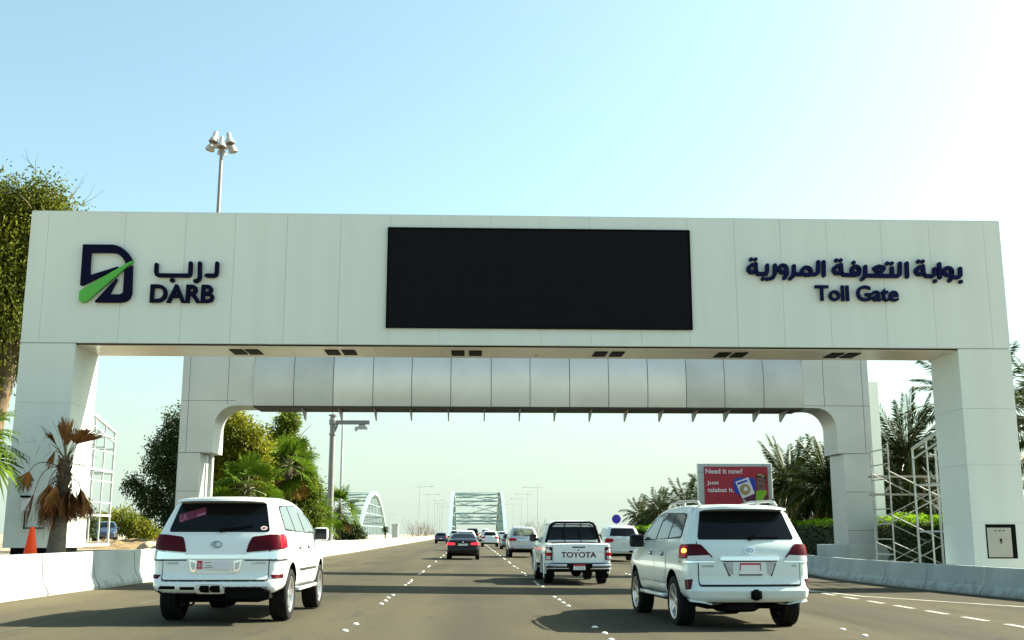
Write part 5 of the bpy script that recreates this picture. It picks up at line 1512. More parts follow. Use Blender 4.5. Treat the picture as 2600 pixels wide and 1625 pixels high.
        for yw in car.wheels:
            fl = MB(); b0 = 0
            for k in range(n + 1):
                a = R(-12 + 204 * k / n)
                for rr_, xx in ((0.47, 0.88), (0.47, 0.965), (0.53, 0.945), (0.53, 0.88)):
                    fl.v.append((s_ * xx, yw + rr_ * math.cos(a), 0.405 + rr_ * math.sin(a)))
            for k in range(n):
                for j in range(4): fl.f.append((b0 + k * 4 + j, b0 + k * 4 + (j + 1) % 4, b0 + (k + 1) * 4 + (j + 1) % 4, b0 + (k + 1) * 4 + j))
            fl.build('arch_flare', M['white_paint'], root, smooth=35)
    mirrors(root, 1.02, 3.2, 1.30, 'trim', 0.22, 0.22)
    patch(car, 'windscreen', 'glass_dark', root, [(-0.56, 3.06), (0.56, 3.06), (0.66, 3.7), (-0.66, 3.7)], 'top', 0.004, 0.008, 0.15, r=0.05)
    return root
build_pickup((3.05, 31.3, -0.04), R(1.6))

# ---- mid distance vehicles
def build_suv_mid(label, loc, rz, paint='white_paint', W=1.9, H=1.82, L=4.8, glass='glass_dark', lampm='lamp_red', lamp=None, plate_z=0.95, rails=False, hitch=False, reflect=True, detail=2, group=None, rim=6, name='suv', boxy=0.0, zlow=0.42):
    k = H / 1.82
    root = thing(name, label, 'car', loc, rz, group)
    top = [(0, 1.74 * k), (0.3, 1.79 * k), (1.0, 1.82 * k), (2.0, 1.82 * k), (2.7, 1.76 * k), (3.05, 1.60 * k), (3.6, 1.24 * k), (3.8, 1.14 * k), (4.4, 1.04 * k), (L, 0.86 * k)]
    zb = [(0, zlow), (0.9, 0.40), (4.2, 0.38), (L, 0.32)]
    yr = [(0.35, 0.12), (0.5, 0.01), (0.62, 0.0), (0.70, 0.05), (0.95, 0.06), (1.15 * k, 0.10), (1.30 * k, 0.18), (1.74 * k, 0.50 - 0.2 * boxy), (1.85 * k, 0.55 - 0.2 * boxy)]
    yf = [(0.3, 0.2), (0.6, 0.0), (0.9, 0.05), (1.2, 0.3)]
    h = W / 2
    wz = [(0.35, h * 0.95), (0.6, h * 0.99), (0.85, h), (1.05 * k, h * 0.985), (1.22 * k, h * 0.95), (1.36 * k, h * 0.90), (1.6 * k, h * (0.80 + 0.06 * boxy)), (1.74 * k, h * (0.73 + 0.08 * boxy)), (1.86 * k, h * 0.66)]
    plan = [(0, 0.94), (0.2, 0.975), (0.6, 1.0), (3.6, 1.0), (4.3, 0.95), (L, 0.82)]
    car = Car(L, W, top, zb, yr, yf, wz, plan, (0.98, 3.78), 0.37 * (0.9 + 0.1 * k), r=0.12, ycurve=0.08)
    car.paint = M[paint]
    bo = finish(car.body(), 'body', M[paint], root, fix=False)
    cut_arches(bo, car, 0.45)
    rbox('underbody', 'under', root, -h * 0.82, h * 0.82, 0.25, L - 0.4, 0.30, 0.5, 0.03)
    add_wheels(root, car, W - 0.27, 0.25, rim, 0.23)
    g0, g1 = 1.30 * k, 1.70 * k
    rw = patch(car, 'rear_window', glass, root, [(-h * 0.74, g0), (h * 0.74, g0), (h * 0.60, g1), (-h * 0.60, g1)], 'rear', 0.006, 0.01, 0.12, r=0.06)
    A, B = (h * 0.52, 0.05), (h * 0.99, 0.5)
    lamp_pair(car, root, A, B, lamp or [(0.0, 1.0 * k), (0.98, 0.99 * k), (0.95, 1.15 * k), (0.5, 1.17 * k), (0.05, 1.14 * k)], lampm)
    patch(car, 'bumper_trim', 'trim', root, [(-h * 0.80, zlow + 0.01), (h * 0.80, zlow + 0.01), (h * 0.76, zlow + 0.12), (-h * 0.76, zlow + 0.12)], 'rear', 0.006, 0.004, 0.12, r=0.03)
    pl = patch(car, 'number_plate', 'plate', root, [(-0.2, plate_z - 0.055), (0.2, plate_z - 0.055), (0.2, plate_z + 0.055), (-0.2, plate_z + 0.055)], 'rear', 0.012, 0.01, 0.2, r=0.01)
    if detail >= 2:
        patch(car, 'chrome_bar', 'chrome', root, [(-0.42, plate_z + 0.08), (0.42, plate_z + 0.08), (0.42, plate_z + 0.115), (-0.42, plate_z + 0.115)], 'rear', 0.02, 0.015, 0.2, r=0.01)
        patch(car, 'plate_text', 'grey_letter', pl, [(-0.12, plate_z - 0.02), (0.12, plate_z - 0.02), (0.12, plate_z + 0.02), (-0.12, plate_z + 0.02)], 'rear', 0.0145, 0.002, 0.2, r=0)
        mb = MB(); rf = rearfn(car); mb.bar(rf(0.0, g0 + 0.01, 0.02), rf(0.42, g0 + 0.04, 0.02), 0.025); mb.build('wiper', M['black'], rw)
        patch(car, 'tailgate_gap', 'seam', root, [(-h * 0.78, 0.70), (h * 0.78, 0.70), (h * 0.78, 0.712), (-h * 0.78, 0.712)], 'rear', 0.003, 0.002, 0.2, r=0)
        suv_windows(root, car, None, [(0.62, 1.30 * k), (0.80, 1.64 * k), (1.34, 1.68 * k), (1.38, 1.27 * k)], [(1.46, 1.27 * k), (1.42, 1.68 * k), (2.16, 1.69 * k), (2.22, 1.26 * k)],
                    [(2.30, 1.26 * k), (2.24, 1.69 * k), (2.6, 1.66 * k), (3.24, 1.25 * k)], [(0.54, 1.28 * k), (0.76, 1.66 * k), (2.3, 1.71 * k), (2.66, 1.68 * k), (3.36, 1.23 * k)])
        for s_ in (-1, 1):
            for pts in ([(1.48, 0.62), (2.22, 0.62), (2.24, 1.22 * k), (1.42, 1.23 * k), (1.44, 0.95)], [(2.26, 0.62), (3.24, 0.62), (3.34, 1.2 * k), (2.26, 1.22 * k)]):
                cx = sum(p[0] for p in pts) / len(pts)
                patch(car, 'gap', 'seam', bo, [(p[0] + (0.009 if p[0] > cx else -0.009), p[1]) for p in pts], 'side', 0.001, 0.001, 0.15, s_, 0.03)
                patch(car, 'door', paint, root, pts, 'side', 0.006, 0.005, 0.12, s_, 0.03)
            if reflect:
                q = [(h * 0.68, 0.56), (h * 0.86, 0.57), (h * 0.86, 0.63), (h * 0.68, 0.62)]
                patch(car, 'reflector', 'lamp_red', root, q if s_ > 0 else mirror(q), 'rear', 0.012, 0.01, 0.1, r=0.01)
    else:
        suv_windows(root, car, None, None, None, None, [(0.54, 1.28 * k), (0.76, 1.66 * k), (2.3, 1.71 * k), (2.66, 1.68 * k), (3.36, 1.23 * k)])
    mirrors(root, h + 0.10, 3.05, 1.22 * k, paint if detail < 2 else 'trim', 0.2, 0.18)
    if rails:
        for s_ in (-1, 1):
            mb = MB(); x = s_ * h * 0.60; mb.tube([(x, 0.75, 1.80 * k), (x, 0.9, 1.87 * k), (x, 2.2, 1.88 * k), (x, 2.4, 1.82 * k)], 0.022, 6); mb.build('roof_rail', M['lampmetal'], root, smooth=40)
    if hitch: rbox('tow_hitch', 'black', root, 0.28, 0.46, -0.12, 0.06, 0.50, 0.62, 0.03)
    patch(car, 'windscreen', 'glass_dark', root, [(-h * 0.62, 2.80), (h * 0.62, 2.80), (h * 0.76, 3.50), (-h * 0.76, 3.50)], 'top', 0.004, 0.008, 0.15, r=0.05)
    return root

def build_sedan(label, loc, rz, paint='black_paint', W=1.8, H=1.43, L=4.6, lampm='lamp_lit', glass='glass_dark', detail=2, name='sedan'):
    k = H / 1.43; h = W / 2
    root = thing(name, label, 'car', loc, rz)
    top = [(0, 0.98), (0.12, 1.06), (0.55, 1.10), (0.72, 1.13), (1.35, 1.38 * k), (1.8, 1.43 * k), (2.4, 1.42 * k), (2.75, 1.35 * k), (3.45, 1.0), (3.7, 0.94), (4.2, 0.85), (L, 0.70)]
    zb = [(0, 0.30), (0.9, 0.22), (4.0, 0.20), (L, 0.24)]
    yr = [(0.25, 0.12), (0.4, 0.02), (0.55, 0.0), (0.66, 0.04), (0.85, 0.06), (1.0, 0.05), (1.1, 0.1)]
    yf = [(0.2, 0.2), (0.5, 0.0), (0.8, 0.1), (1.0, 0.3)]
    wz = [(0.2, h * 0.93), (0.4, h * 0.98), (0.65, h), (0.85, h * 0.98), (0.98, h * 0.93), (1.10, h * 0.84), (1.25 * k, h * 0.74), (1.40 * k, h * 0.60), (1.46 * k, h * 0.55)]
    plan = [(0, 0.93), (0.2, 0.965), (0.7, 1.0), (3.4, 1.0), (4.1, 0.94), (L, 0.78)]
    car = Car(L, W, top, zb, yr, yf, wz, plan, (0.98, 3.72), 0.325, r=0.11, ycurve=0.10, roofcrown=0.02)
    car.paint = M[paint]
    bo = finish(car.body(), 'body', M[paint], root, fix=False)
    cut_arches(bo, car, 0.385)
    rbox('underbody', 'under', root, -h * 0.82, h * 0.82, 0.25, L - 0.4, 0.2, 0.36, 0.03)
    add_wheels(root, car, W - 0.24, 0.225, 5, 0.215)
    patch(car, 'rear_window', glass, root, [(-h * 0.74, 0.74), (h * 0.74, 0.74), (h * 0.60, 1.36), (-h * 0.60, 1.36)], 'top', 0.006, 0.008, 0.12, r=0.06)
    A, B = (h * 0.50, 0.05), (h * 0.99, 0.45)
    lamp_pair(car, root, A, B, [(0.0, 0.80), (0.95, 0.78), (0.92, 0.90), (0.5, 0.93), (0.02, 0.90)], lampm)
    pl = patch(car, 'number_plate', 'plate', root, [(-0.26, 0.755), (0.26, 0.755), (0.26, 0.86), (-0.26, 0.86)], 'rear', 0.012, 0.01, 0.2, r=0.01)
    patch(car, 'bumper_trim', 'trim', root, [(-h * 0.7, 0.33), (h * 0.7, 0.33), (h * 0.66, 0.42), (-h * 0.66, 0.42)], 'rear', 0.005, 0.004, 0.12, r=0.03)
    if detail >= 2:
        patch(car, 'trunk_gap', 'seam', root, [(-h * 0.76, 0.66), (h * 0.76, 0.66), (h * 0.76, 0.672), (-h * 0.76, 0.672)], 'rear', 0.003, 0.002, 0.2, r=0)
        patch(car, 'badge', 'chrome', root, [(0.035 * math.cos(t * 0.79), 0.945 + 0.035 * math.sin(t * 0.79)) for t in range(8)], 'rear', 0.01, 0.004, 0.2, r=0)
        patch(car, 'plate_text', 'grey_letter', pl, [(-0.18, 0.79), (0.18, 0.79), (0.18, 0.825), (-0.18, 0.825)], 'rear', 0.0145, 0.002, 0.2, r=0)
    suv_windows(root, car, None, None, [(1.15, 1.05), (1.4, 1.29 * k), (2.0, 1.33 * k), (2.05, 1.02)], [(2.12, 1.02), (2.07, 1.33 * k), (2.4, 1.31 * k), (3.05, 1.0)], [(0.98, 1.05), (1.36, 1.32 * k), (2.07, 1.36 * k), (2.45, 1.34 * k), (3.2, 0.99)])
    mirrors(root, h + 0.06, 2.95, 1.02, paint, 0.18, 0.13)
    patch(car, 'windscreen', 'glass_dark', root, [(-h * 0.58, 2.62), (h * 0.58, 2.62), (h * 0.72, 3.36), (-h * 0.72, 3.36)], 'top', 0.004, 0.008, 0.15, r=0.05)
    return root

build_suv_mid('white SUV with a tow hitch in the rightmost lane beside the hedge', (8.25, 59.5, -0.11), R(1.5), 'pearl_paint', W=2.0, H=1.92, L=5.2, hitch=True, lamp=[(0.1, 1.06), (0.98, 1.0), (0.95, 1.22), (0.5, 1.25), (0.12, 1.22)])
build_suv_mid('silver SUV with a see-through rear window just ahead and left of the white pickup', (3.2, 67, -0.04), R(0.8), 'silver_paint', W=1.84, H=1.83, L=4.7, glass='glass_green', rails=True, zlow=0.5)
build_sedan('black sedan with glowing red tail lamps in the middle lane', (-0.43, 59.8, 0.0), R(-0.3))
build_sedan('grey sedan half hidden in front of the silver SUV', (3.75, 105, -0.05), R(0.5), 'grey_paint', lampm='lamp_red', H=1.48)
build_suv_mid('white crossover on the lane line just beyond the grey sedan', (2.1, 122, -0.03), R(0.3), 'white_paint', H=1.74, lamp=[(0.1, 0.95), (0.98, 0.92), (0.95, 1.08), (0.12, 1.14)])
build_suv_mid('white car right ahead of the black sedan, only its roof in sight', (-0.45, 92, 0.0), R(0), 'white_paint', H=1.66, detail=1, name='crossover')
build_suv_mid('dark blue hatchback driving at the far left near the sunlit parapet', (-4.25, 156, 0.05), R(-1.0), 'blue_paint', H=1.5, W=1.78, L=4.3 + 0.3, lamp=[(0.1, 0.84), (0.98, 0.82), (0.95, 0.98), (0.12, 0.98)], detail=1, plate_z=0.72, name='hatchback')
build_suv_mid('tall black van with a white roof edge beyond the black sedan', (0.2, 158, 0.0), R(0.6), 'black_paint', H=2.16, W=1.9, detail=1, boxy=1.0, name='van', lamp=[(0.5, 0.95), (0.98, 0.93), (0.95, 1.35), (0.55, 1.35)])
for lab, x, y, H in (('far white vehicle left of the black van, its dark rear window just over the traffic', -3.6, 240, 2.2), ('farthest white van showing above the roof of the white crossover', 3.4, 262, 2.6),
                     ('far white SUV right of the white crossover, the right one of two', 6.4, 225, 1.95), ('far white SUV right of the white crossover, the left one of two', 5.9, 252, 1.95)):
    build_suv_mid(lab, (x, y, -0.05), 0, 'white_paint', H=H, W=1.95, detail=1, boxy=0.6, lamp=[(0.5, 0.95), (0.98, 0.93), (0.95, 1.25), (0.55, 1.25)])
build_suv_mid('dark blue SUV on the opposite carriageway behind the white steel frame on the left', (-30.9, 95, 0.72), R(196), 'blue_paint', H=1.66, detail=1, glass='glass_side')

# ------------------------------------------------------------------ vegetation
def rdir(rg):
    while True:
        v_ = Vector((rg.uniform(-1, 1), rg.uniform(-1, 1), rg.uniform(-1, 1)))
        if 0.05 < v_.length < 1: return v_.normalized()
def leaf_quad(mb, p, d, L, w, rg):
    s_ = d.cross(rdir(rg))
    if s_.length < 0.05: return
    s_ = s_.normalized() * w
    n = len(mb.v)
    m_ = p + d * L * 0.5
    e = p + d * L
    mb.v += [tuple(p), tuple(m_ + s_), tuple(e), tuple(m_ - s_)]
    mb.f.append((n, n + 1, n + 2, n + 3))
def tree(name, label, cat, base, clumps, nsprays, leafm, seed, trunk=(0.25, 0.12), leaf=0.13, per=10, droop=0.5, spray=0.38, barkm='bark', group=None, shell=0.45, fork=0.35, bare=0, forkat=None):
    rg = random.Random(seed)
    o = thing(name, label, cat, base, 0, group)
    B = Vector(base)
    mb = MB(); tk = MB()
    top = sum((Vector(c[:3]) * c[3] for c in clumps), Vector()) / sum(c[3] for c in clumps)
    forkp = Vector((0, 0, 0)).lerp(top - B, fork) + Vector((rg.uniform(-.2, .2), rg.uniform(-.2, .2), 0))
    if forkat: forkp = Vector(forkat) - B
    tk.tube([(0, 0, -0.3), tuple(forkp * 0.5 + Vector((rg.uniform(-.12, .12), 0, 0))), tuple(forkp)], [trunk[0], trunk[0] * 0.85, trunk[0] * 0.7], 9)
    tot = sum(c[3] ** 2 for c in clumps)
    for c in clumps:
        cc = Vector(c[:3]) - B; r = c[3]; sz = c[4] if len(c) > 4 else 1.0
        mid = forkp.lerp(cc, 0.5) + Vector((rg.uniform(-.3, .3), rg.uniform(-.3, .3), rg.uniform(0, .4))) * r * 0.4
        tk.tube([tuple(forkp), tuple(mid), tuple(cc)], [trunk[0] * 0.5, trunk[0] * 0.3, trunk[1] * 0.4], 6)
        for k in range(5):
            q = cc + rdir(rg) * r * 0.8
            tk.tube([tuple(mid.lerp(cc, 0.6)), tuple(cc.lerp(q, 0.5) + Vector((0, 0, 0.1 * r))), tuple(q)], [trunk[1] * 0.35, trunk[1] * 0.22, 0.008], 4)
        n = int(nsprays * r * r / tot)
        for k in range(n):
            d = rdir(rg); rad = r * (shell + (1 - shell) * rg.random()) * (0.82 + 0.36 * mnoise.noise(d * 2.2 + Vector((seed * 3.1, c[0], c[2]))))
            p = cc + Vector((d.x * rad, d.y * rad, d.z * rad * sz))
            for j in range(per):
                a = (d * 0.7 + rdir(rg) * 0.9 + Vector((0, 0, -droop))).normalized()
                q = p + rdir(rg) * spray * rg.random() + Vector((0, 0, -droop * spray * rg.random() * 1.5))
                leaf_quad(mb, q, a, leaf * rg.uniform(0.7, 1.4), leaf * 0.24, rg)
    for k in range(bare):
        c = clumps[k % len(clumps)]; cc = Vector(c[:3]) - B
        d = (rdir(rg) * 0.8 + Vector((0, 0, 1.0))).normalized()
        p = cc + d * c[3] * 0.8
        for j in range(3):
            e = p + (d + rdir(rg) * 0.5) * rg.uniform(0.5, 1.1)
            tk.tube([tuple(p), tuple(p.lerp(e, 0.5) + rdir(rg) * 0.08), tuple(e)], [0.012, 0.009, 0.004], 3)
    tk.build('trunk', M[barkm], o, smooth=50, fix=False)
    mb.build('crown', M[leafm], o, fix=False)
    return o

def cl(*a): return list(a)
# the big tree behind the left pillar
tree('acacia_tree', 'huge olive green tree rising behind the left gate pillar at the left photo edge', 'tree', (-17.9, 39.5, 0.7),
     [(-18.0, 39.5, 13.2, 2.2), (-15.9, 39.5, 11.9, 1.9), (-15.3, 40.0, 12.9, 1.1), (-16.2, 39.6, 13.8, 1.2), (-20.0, 39.5, 11.2, 2.6), (-17.2, 39.0, 10.4, 2.0), (-18.6, 39.6, 8.9, 2.0), (-16.6, 40.2, 8.6, 1.3), (-21.0, 39, 14.2, 2.0), (-22.0, 39, 8.5, 2.2), (-17.7, 39.0, 7.4, 1.0)],
     12500, 'leaf_feather', 1, trunk=(0.42, 0.2), leaf=0.15, per=10, droop=1.1, spray=0.6, fork=0.45, bare=14, forkat=(-16.75, 39.5, 7.4))
# group behind the gantry on the left
tree('acacia_tree', 'dark green tree just left of the grey gantry leg with drooping lower branches', 'tree', (-14.4, 54, 0.7),
     [(-14.0, 54, 6.6, 1.6), (-14.7, 54, 5.2, 1.6), (-13.6, 54, 4.0, 1.7), (-15.5, 54.0, 3.3, 1.0), (-12.9, 54.4, 5.8, 1.4), (-14.1, 54, 2.5, 1.2), (-16.4, 54, 3.9, 0.55)],
     3200, 'leaf_dark', 2, trunk=(0.22, 0.12), leaf=0.15, per=10, droop=0.8, spray=0.40)
tree('acacia_tree', 'tall olive tree with a rounded top seen through the gantry opening on the left', 'tree', (-11.4, 54, 0.7),
     [(-11.7, 54, 6.6, 1.15), (-11.0, 53.8, 5.9, 1.25), (-11.9, 54, 5.2, 1.35), (-10.8, 54, 4.6, 1.2), (-11.7, 54, 3.7, 1.4), (-10.7, 54.3, 3.2, 1.2), (-12.5, 54.5, 2.6, 1.1)],
     3400, 'leaf_olive', 3, trunk=(0.2, 0.12), leaf=0.17, per=10, droop=0.7, spray=0.38)
tree('acacia_tree', 'green tree with a pointed top left of the camera pole', 'tree', (-10.6, 63, 0.7),
     [(-10.55, 63, 7.9, 0.8, 1.1), (-10.9, 63, 6.8, 1.0), (-10.1, 63, 6.2, 1.0), (-11.3, 63.3, 5.7, 1.2), (-9.9, 63, 4.9, 1.2), (-11.0, 63, 4.3, 1.3), (-9.3, 63.2, 4.0, 0.95), (-10.2, 63, 3.0, 1.3), (-9.2, 63.6, 2.6, 0.9)],
     3200, 'leaf_green', 4, trunk=(0.18, 0.1), leaf=0.18, per=10, droop=0.6, spray=0.36, bare=6)
tree('bushy_tree', 'low bushy olive tree far behind the earth mound on the left', 'tree', (-33.5, 110, 0.4),
     [(-34.4, 110, 2.9, 1.5), (-32.7, 110, 2.3, 1.5), (-31.3, 110, 1.5, 1.1), (-36.0, 110, 2.4, 1.6)], 1100, 'leaf_olive', 5, leaf=0.24, per=9, droop=0.5, spray=0.6)
tree('bushy_tree', 'dark low tree seen through the white steel frame on the left', 'tree', (-22.2, 62, 0.7),
     [(-22.3, 62, 2.1, 0.9), (-21.3, 62, 1.9, 0.7), (-23.4, 62, 2.3, 1.0)], 700, 'leaf_dark', 6, leaf=0.16, per=9, droop=0.4, spray=0.4, trunk=(0.2, 0.1))
tree('shrub', 'dark round bush beside the last fan palm near the left arch bridge', 'bush', (-9.85, 92, 0.6),
     [(-9.9, 92, 1.5, 0.95), (-9.3, 92, 1.15, 0.75), (-10.6, 92, 1.25, 0.8), (-9.55, 92, 1.9, 0.5)], 900, 'leaf_dark', 7, leaf=0.15, per=10, droop=0.2, spray=0.35, trunk=(0.06, 0.04))
tree('shrub', 'green bush at the foot of the fan palms beside the left white car', 'bush', (-10.3, 57, 0.7),
     [(-10.3, 57, 1.6, 0.9), (-9.75, 57.5, 1.2, 0.8), (-11.2, 57, 1.7, 0.9), (-12.0, 56.5, 1.4, 0.9)], 900, 'leaf_green', 8, leaf=0.13, per=10, droop=0.2, spray=0.33, trunk=(0.06, 0.04))

def fan(lm, pm, base, ctrl, end, fdir, rad, spread, droop, rg, blades=22, pr=0.018, split=0.55, minw=0.0):
    base, ctrl, end, f = Vector(base), Vector(ctrl), Vector(end), Vector(fdir).normalized()
    pts = [base.lerp(ctrl, t).lerp(ctrl.lerp(end, t), t) for t in (0, 0.2, 0.4, 0.6, 0.8, 1.0)]
    pm.tube(pts, [pr * 1.5, pr * 1.2, pr, pr * 0.9, pr * 0.8, pr * 0.7], 5)
    s_ = f.cross(Vector((0, 0, 1)))
    if s_.length < 0.15: s_ = f.cross(Vector((1, 0.3, 0)))
    s_.normalize()
    roll = rg.uniform(-0.7, 0.7)
    s_ = Quaternion(f, roll) @ s_
    n = s_.cross(f)
    sp = R(spread)
    for k in range(blades):
        a = -sp + 2 * sp * (k + 0.5) / blades + rg.uniform(-0.02, 0.02)
        d = f * math.cos(a) + s_ * math.sin(a)
        q = -f * math.sin(a) + s_ * math.cos(a)
        L = rad * (0.72 + 0.28 * math.cos(a * 0.7)) * rg.uniform(0.9, 1.06)
        w = max(L * split * math.tan(sp / blades) * 1.04, minw)
        cup = 0.12 * L * (a / sp) ** 2
        p0 = end
        p1 = end + d * L * split + n * (cup * 0.4 + (0.012 if k % 2 else -0.012)) + Vector((0, 0, -droop * L * 0.06))
        p2 = end + d * L * 0.82 + n * cup * 0.8 + Vector((0, 0, -droop * L * 0.20)) + rdir(rg) * 0.03
        p3 = end + d * L * (1.0 - 0.25 * droop * rg.random()) + n * cup + Vector((0, 0, -droop * L * rg.uniform(0.35, 0.6)))
        b = len(lm.v)
        lm.v += [tuple(p0 - q * 0.008), tuple(p0 + q * 0.008), tuple(p1 + q * w), tuple(p1 - q * w), tuple(p2 + q * w * 0.5), tuple(p2 - q * w * 0.5), tuple(p3)]
        lm.f += [(b, b + 1, b + 2, b + 3), (b + 3, b + 2, b + 4, b + 5), (b + 5, b + 4, b + 6)]

def fan_palm(label, x, y, z0, h, nf, rad, pl, seed, dead=6, tr=0.17, emin=-35):
    rg = random.Random(seed)
    o = thing('fan_palm', label, 'palm tree', (x, y, z0))
    tk = MB(); n = 10
    tk.tube([(0, 0, -0.2)] + [(0.03 * math.sin(i), 0, h * i / n) for i in range(1, n + 1)], [tr * 1.25] + [tr * (1.08 if i % 2 else 0.95) for i in range(1, n + 1)], 10)
    tk.build('trunk', M['palmbark'], o, smooth=40, fix=False)
    lm, pm, dm, dp = MB(), MB(), MB(), MB()
    for i in range(nf):
        az = i * 2.39996 + rg.uniform(-.2, .2); el = R(82 - (82 - emin) * (i + 0.5) / nf + rg.uniform(-6, 6))
        d = Vector((math.cos(az) * math.cos(el), math.sin(az) * math.cos(el), math.sin(el)))
        p = pl * rg.uniform(0.85, 1.15)
        b = Vector((0, 0, h)); e = b + d * p + Vector((0, 0, -0.22 * p * math.cos(el)))
        fan(lm, pm, b, b + d * p * 0.55, e, d + Vector((0, 0, -0.35 * math.cos(el))), rad * rg.uniform(0.88, 1.1), 108, 0.35 + 0.35 * math.cos(el), rg)
    for i in range(dead):
        az = i * 2.4 + 1; b = Vector((0, 0, h - 0.15 - 0.1 * (i % 3)))
        hd_ = Vector((math.cos(az), math.sin(az), 0))
        e = b + hd_ * pl * 0.55 + Vector((0, 0, -pl * 0.45))
        fan(dm, dp, b, b + hd_ * pl * 0.45, e, hd_ * 0.25 + Vector((0, 0, -1)), rad * 0.9, 60, 0.2, rg)
    pm.build('stalks', M['petiole'], o, smooth=50, fix=False)
    lm.build('fronds', M['fan_green'], o, fix=False)
    if dead:
        c = dm.build('dead_fronds', M['fan_yellow'], o, fix=False)
        dp.build('dead_stalks', M['petiole_dead'], c, smooth=50, fix=False)
    return o
fan_palm('large green fan palm right above the roof of the left white car', -10.1, 50, 0.65, 2.7, 22, 1.0, 1.0, 21, dead=3)
fan_palm('tall fan palm with a brown skirt of dead fronds under its crown', -9.95, 60, 0.7, 4.3, 24, 1.1, 1.1, 22, dead=12, tr=0.2)
fan_palm('short fan palm between the tall fan palm and the camera pole', -9.75, 66, 0.7, 2.2, 20, 0.95, 0.95, 23, dead=6)
fan_palm('fan palm right of the camera pole with yellowing lower fronds', -9.65, 81, 0.65, 2.5, 24, 1.05, 1.1, 24, dead=7)
fan_palm('low fan palm half hidden behind the gantry leg on the left', -11.1, 49, 0.7, 1.6, 16, 0.85, 0.85, 25, dead=2)
fan_palm('small fan palm with low spreading fronds left of the camera pole foot', -9.7, 70, 0.7, 1.5, 16, 0.85, 0.85, 26, dead=4)
fan_palm('green fan palm at the left photo edge, its fronds reaching over the gate pillar', -12.55, 26.8, 0.7, 2.9, 26, 1.05, 0.9, 27, dead=4, tr=0.2)

# the dead palm in front of the left pillar
rg = random.Random(5)
dpm = thing('dead_fan_palm', 'dried brown fan palm with hanging fronds in front of the left gate pillar', 'palm tree', (-10.42, 28.3, 0.72))
tk = MB(); tk.tube([(0, 0, -0.2), (0.0, 0, 0.35), (0.02, 0, 0.75), (0.06, 0, 1.15), (0.05, 0, 1.6), (0.03, 0, 2.0), (0.05, 0, 2.4), (0.06, 0, 2.62)], [0.25, 0.225, 0.20, 0.155, 0.14, 0.13, 0.12, 0.06], 14)
lo = tk.build('trunk', M['palmbark_old'], dpm, smooth=40, fix=False)
tk = MB()
for i in range(90):
    a = i * 2.4; z = 1.2 + 1.3 * i / 90; r_ = 0.155 - 0.03 * i / 90
    p = Vector((0.05 + r_ * math.cos(a), r_ * math.sin(a), z)); d = Vector((math.cos(a) * 0.35, math.sin(a) * 0.35, 1)).normalized()
    tk.bar(p, p + d * 0.16, 0.06, 0.018)
tk.build('boots', M['palmbark'], lo, fix=False)
fm, fp, gp = MB(), MB(), MB()
C0 = Vector((0.06, 0, 2.62))
K = 0.01123
def px(u, w): return Vector(((u - 135) * K, 0, 2.62 + (1075 - w) * K))
for (u1, w1), (du, dw), yoff, rad, sp_, dr in (
        ((112, 1052), (-0.62, 1.0), -0.15, 0.62, 20, 0.2), ((126, 1040), (-0.05, 1.0), 0.1, 0.58, 30, 0.55), ((140, 1052), (0.10, 1.0), -0.1, 0.66, 17, 0.1), ((122, 1028), (-0.1, 1.0), 0.25, 0.50, 15, 0.1),
        ((163, 1050), (0.9, 0.55), -0.1, 0.72, 26, 0.35), ((150, 1045), (0.35, 0.7), 0.15, 0.55, 45, 0.8), ((163, 1097), (0.95, 0.05), -0.15, 0.42, 40, 0.7), ((108, 1063), (-0.2, -0.6), 0.2, 0.40, 25, 0.5)):
    e = px(u1, w1); e.y = yoff
    b = C0 + Vector((0, 0, -0.15))
    fan(fm, gp, b, b.lerp(e, 0.5) + Vector((0, 0, 0.12)), e, Vector((du, rg.uniform(-.15, .15), dw)), rad * 1.12, sp_ * 1.2, dr, rg, 28, 0.014, 0.6, 0.016)
for (u1, w1), h, yoff, rad, sp_ in (((68, 1112), 1082, -0.2, 0.55, 48), ((88, 1160), 1090, -0.35, 0.86, 38), ((118, 1150), 1105, -0.42, 0.90, 34), ((150, 1158), 1110, 0.35, 0.75, 30), ((166, 1160), 1095, -0.2, 0.66, 30),
                                    ((182, 1160), 1095, 0.15, 0.62, 18), ((100, 1165), 1110, 0.4, 0.8, 35), ((132, 1165), 1110, -0.3, 0.85, 30)):
    e = px(u1, w1); e.y = yoff
    b = Vector((0.05, 0, 2.25)); c = Vector(((u1 - 135) * K * 0.75, yoff * 0.7, 2.62 + (1075 - h) * K + 0.12))
    fan(fm, fp, b, c, e, Vector(((u1 - 135) * 0.004, 0, -1)), rad * 1.12, sp_ * 1.3, 0.15, rg, 34, 0.012, 0.6, 0.019)
for i in range(13):
    a = i * 2.4 + 0.4; h_ = Vector((math.cos(a), math.sin(a), 0)); z0 = 2.15 - 0.05 * (i % 5); rr_ = rg.uniform(0.26, 0.46)
    b = Vector((0.05, 0, z0)); e = b + h_ * rr_ + Vector((0, 0, rg.uniform(-0.45, -0.15)))
    fan(fm, fp, b, b + h_ * rr_ * 0.9 + Vector((0, 0, 0.1)), e, h_ * 0.15 + Vector((0, 0, -1)), rg.uniform(0.75, 1.0), rg.uniform(38, 60), 0.1, rg, 34, 0.012, 0.6, 0.018)
for i in range(4):
    a = i * 2.4 + 1.0; el_ = R(rg.uniform(45, 80)); d = Vector((math.cos(a) * math.cos(el_), math.sin(a) * math.cos(el_), math.sin(el_)))
    b = Vector((0.06, 0, 2.5)); e = b + d * rg.uniform(0.35, 0.6)
    fan(fm, gp, b, b.lerp(e, 0.5), e, d, rg.uniform(0.5, 0.68), rg.uniform(18, 40), rg.uniform(0.3, 0.8), rg, 28, 0.013, 0.6, 0.016)
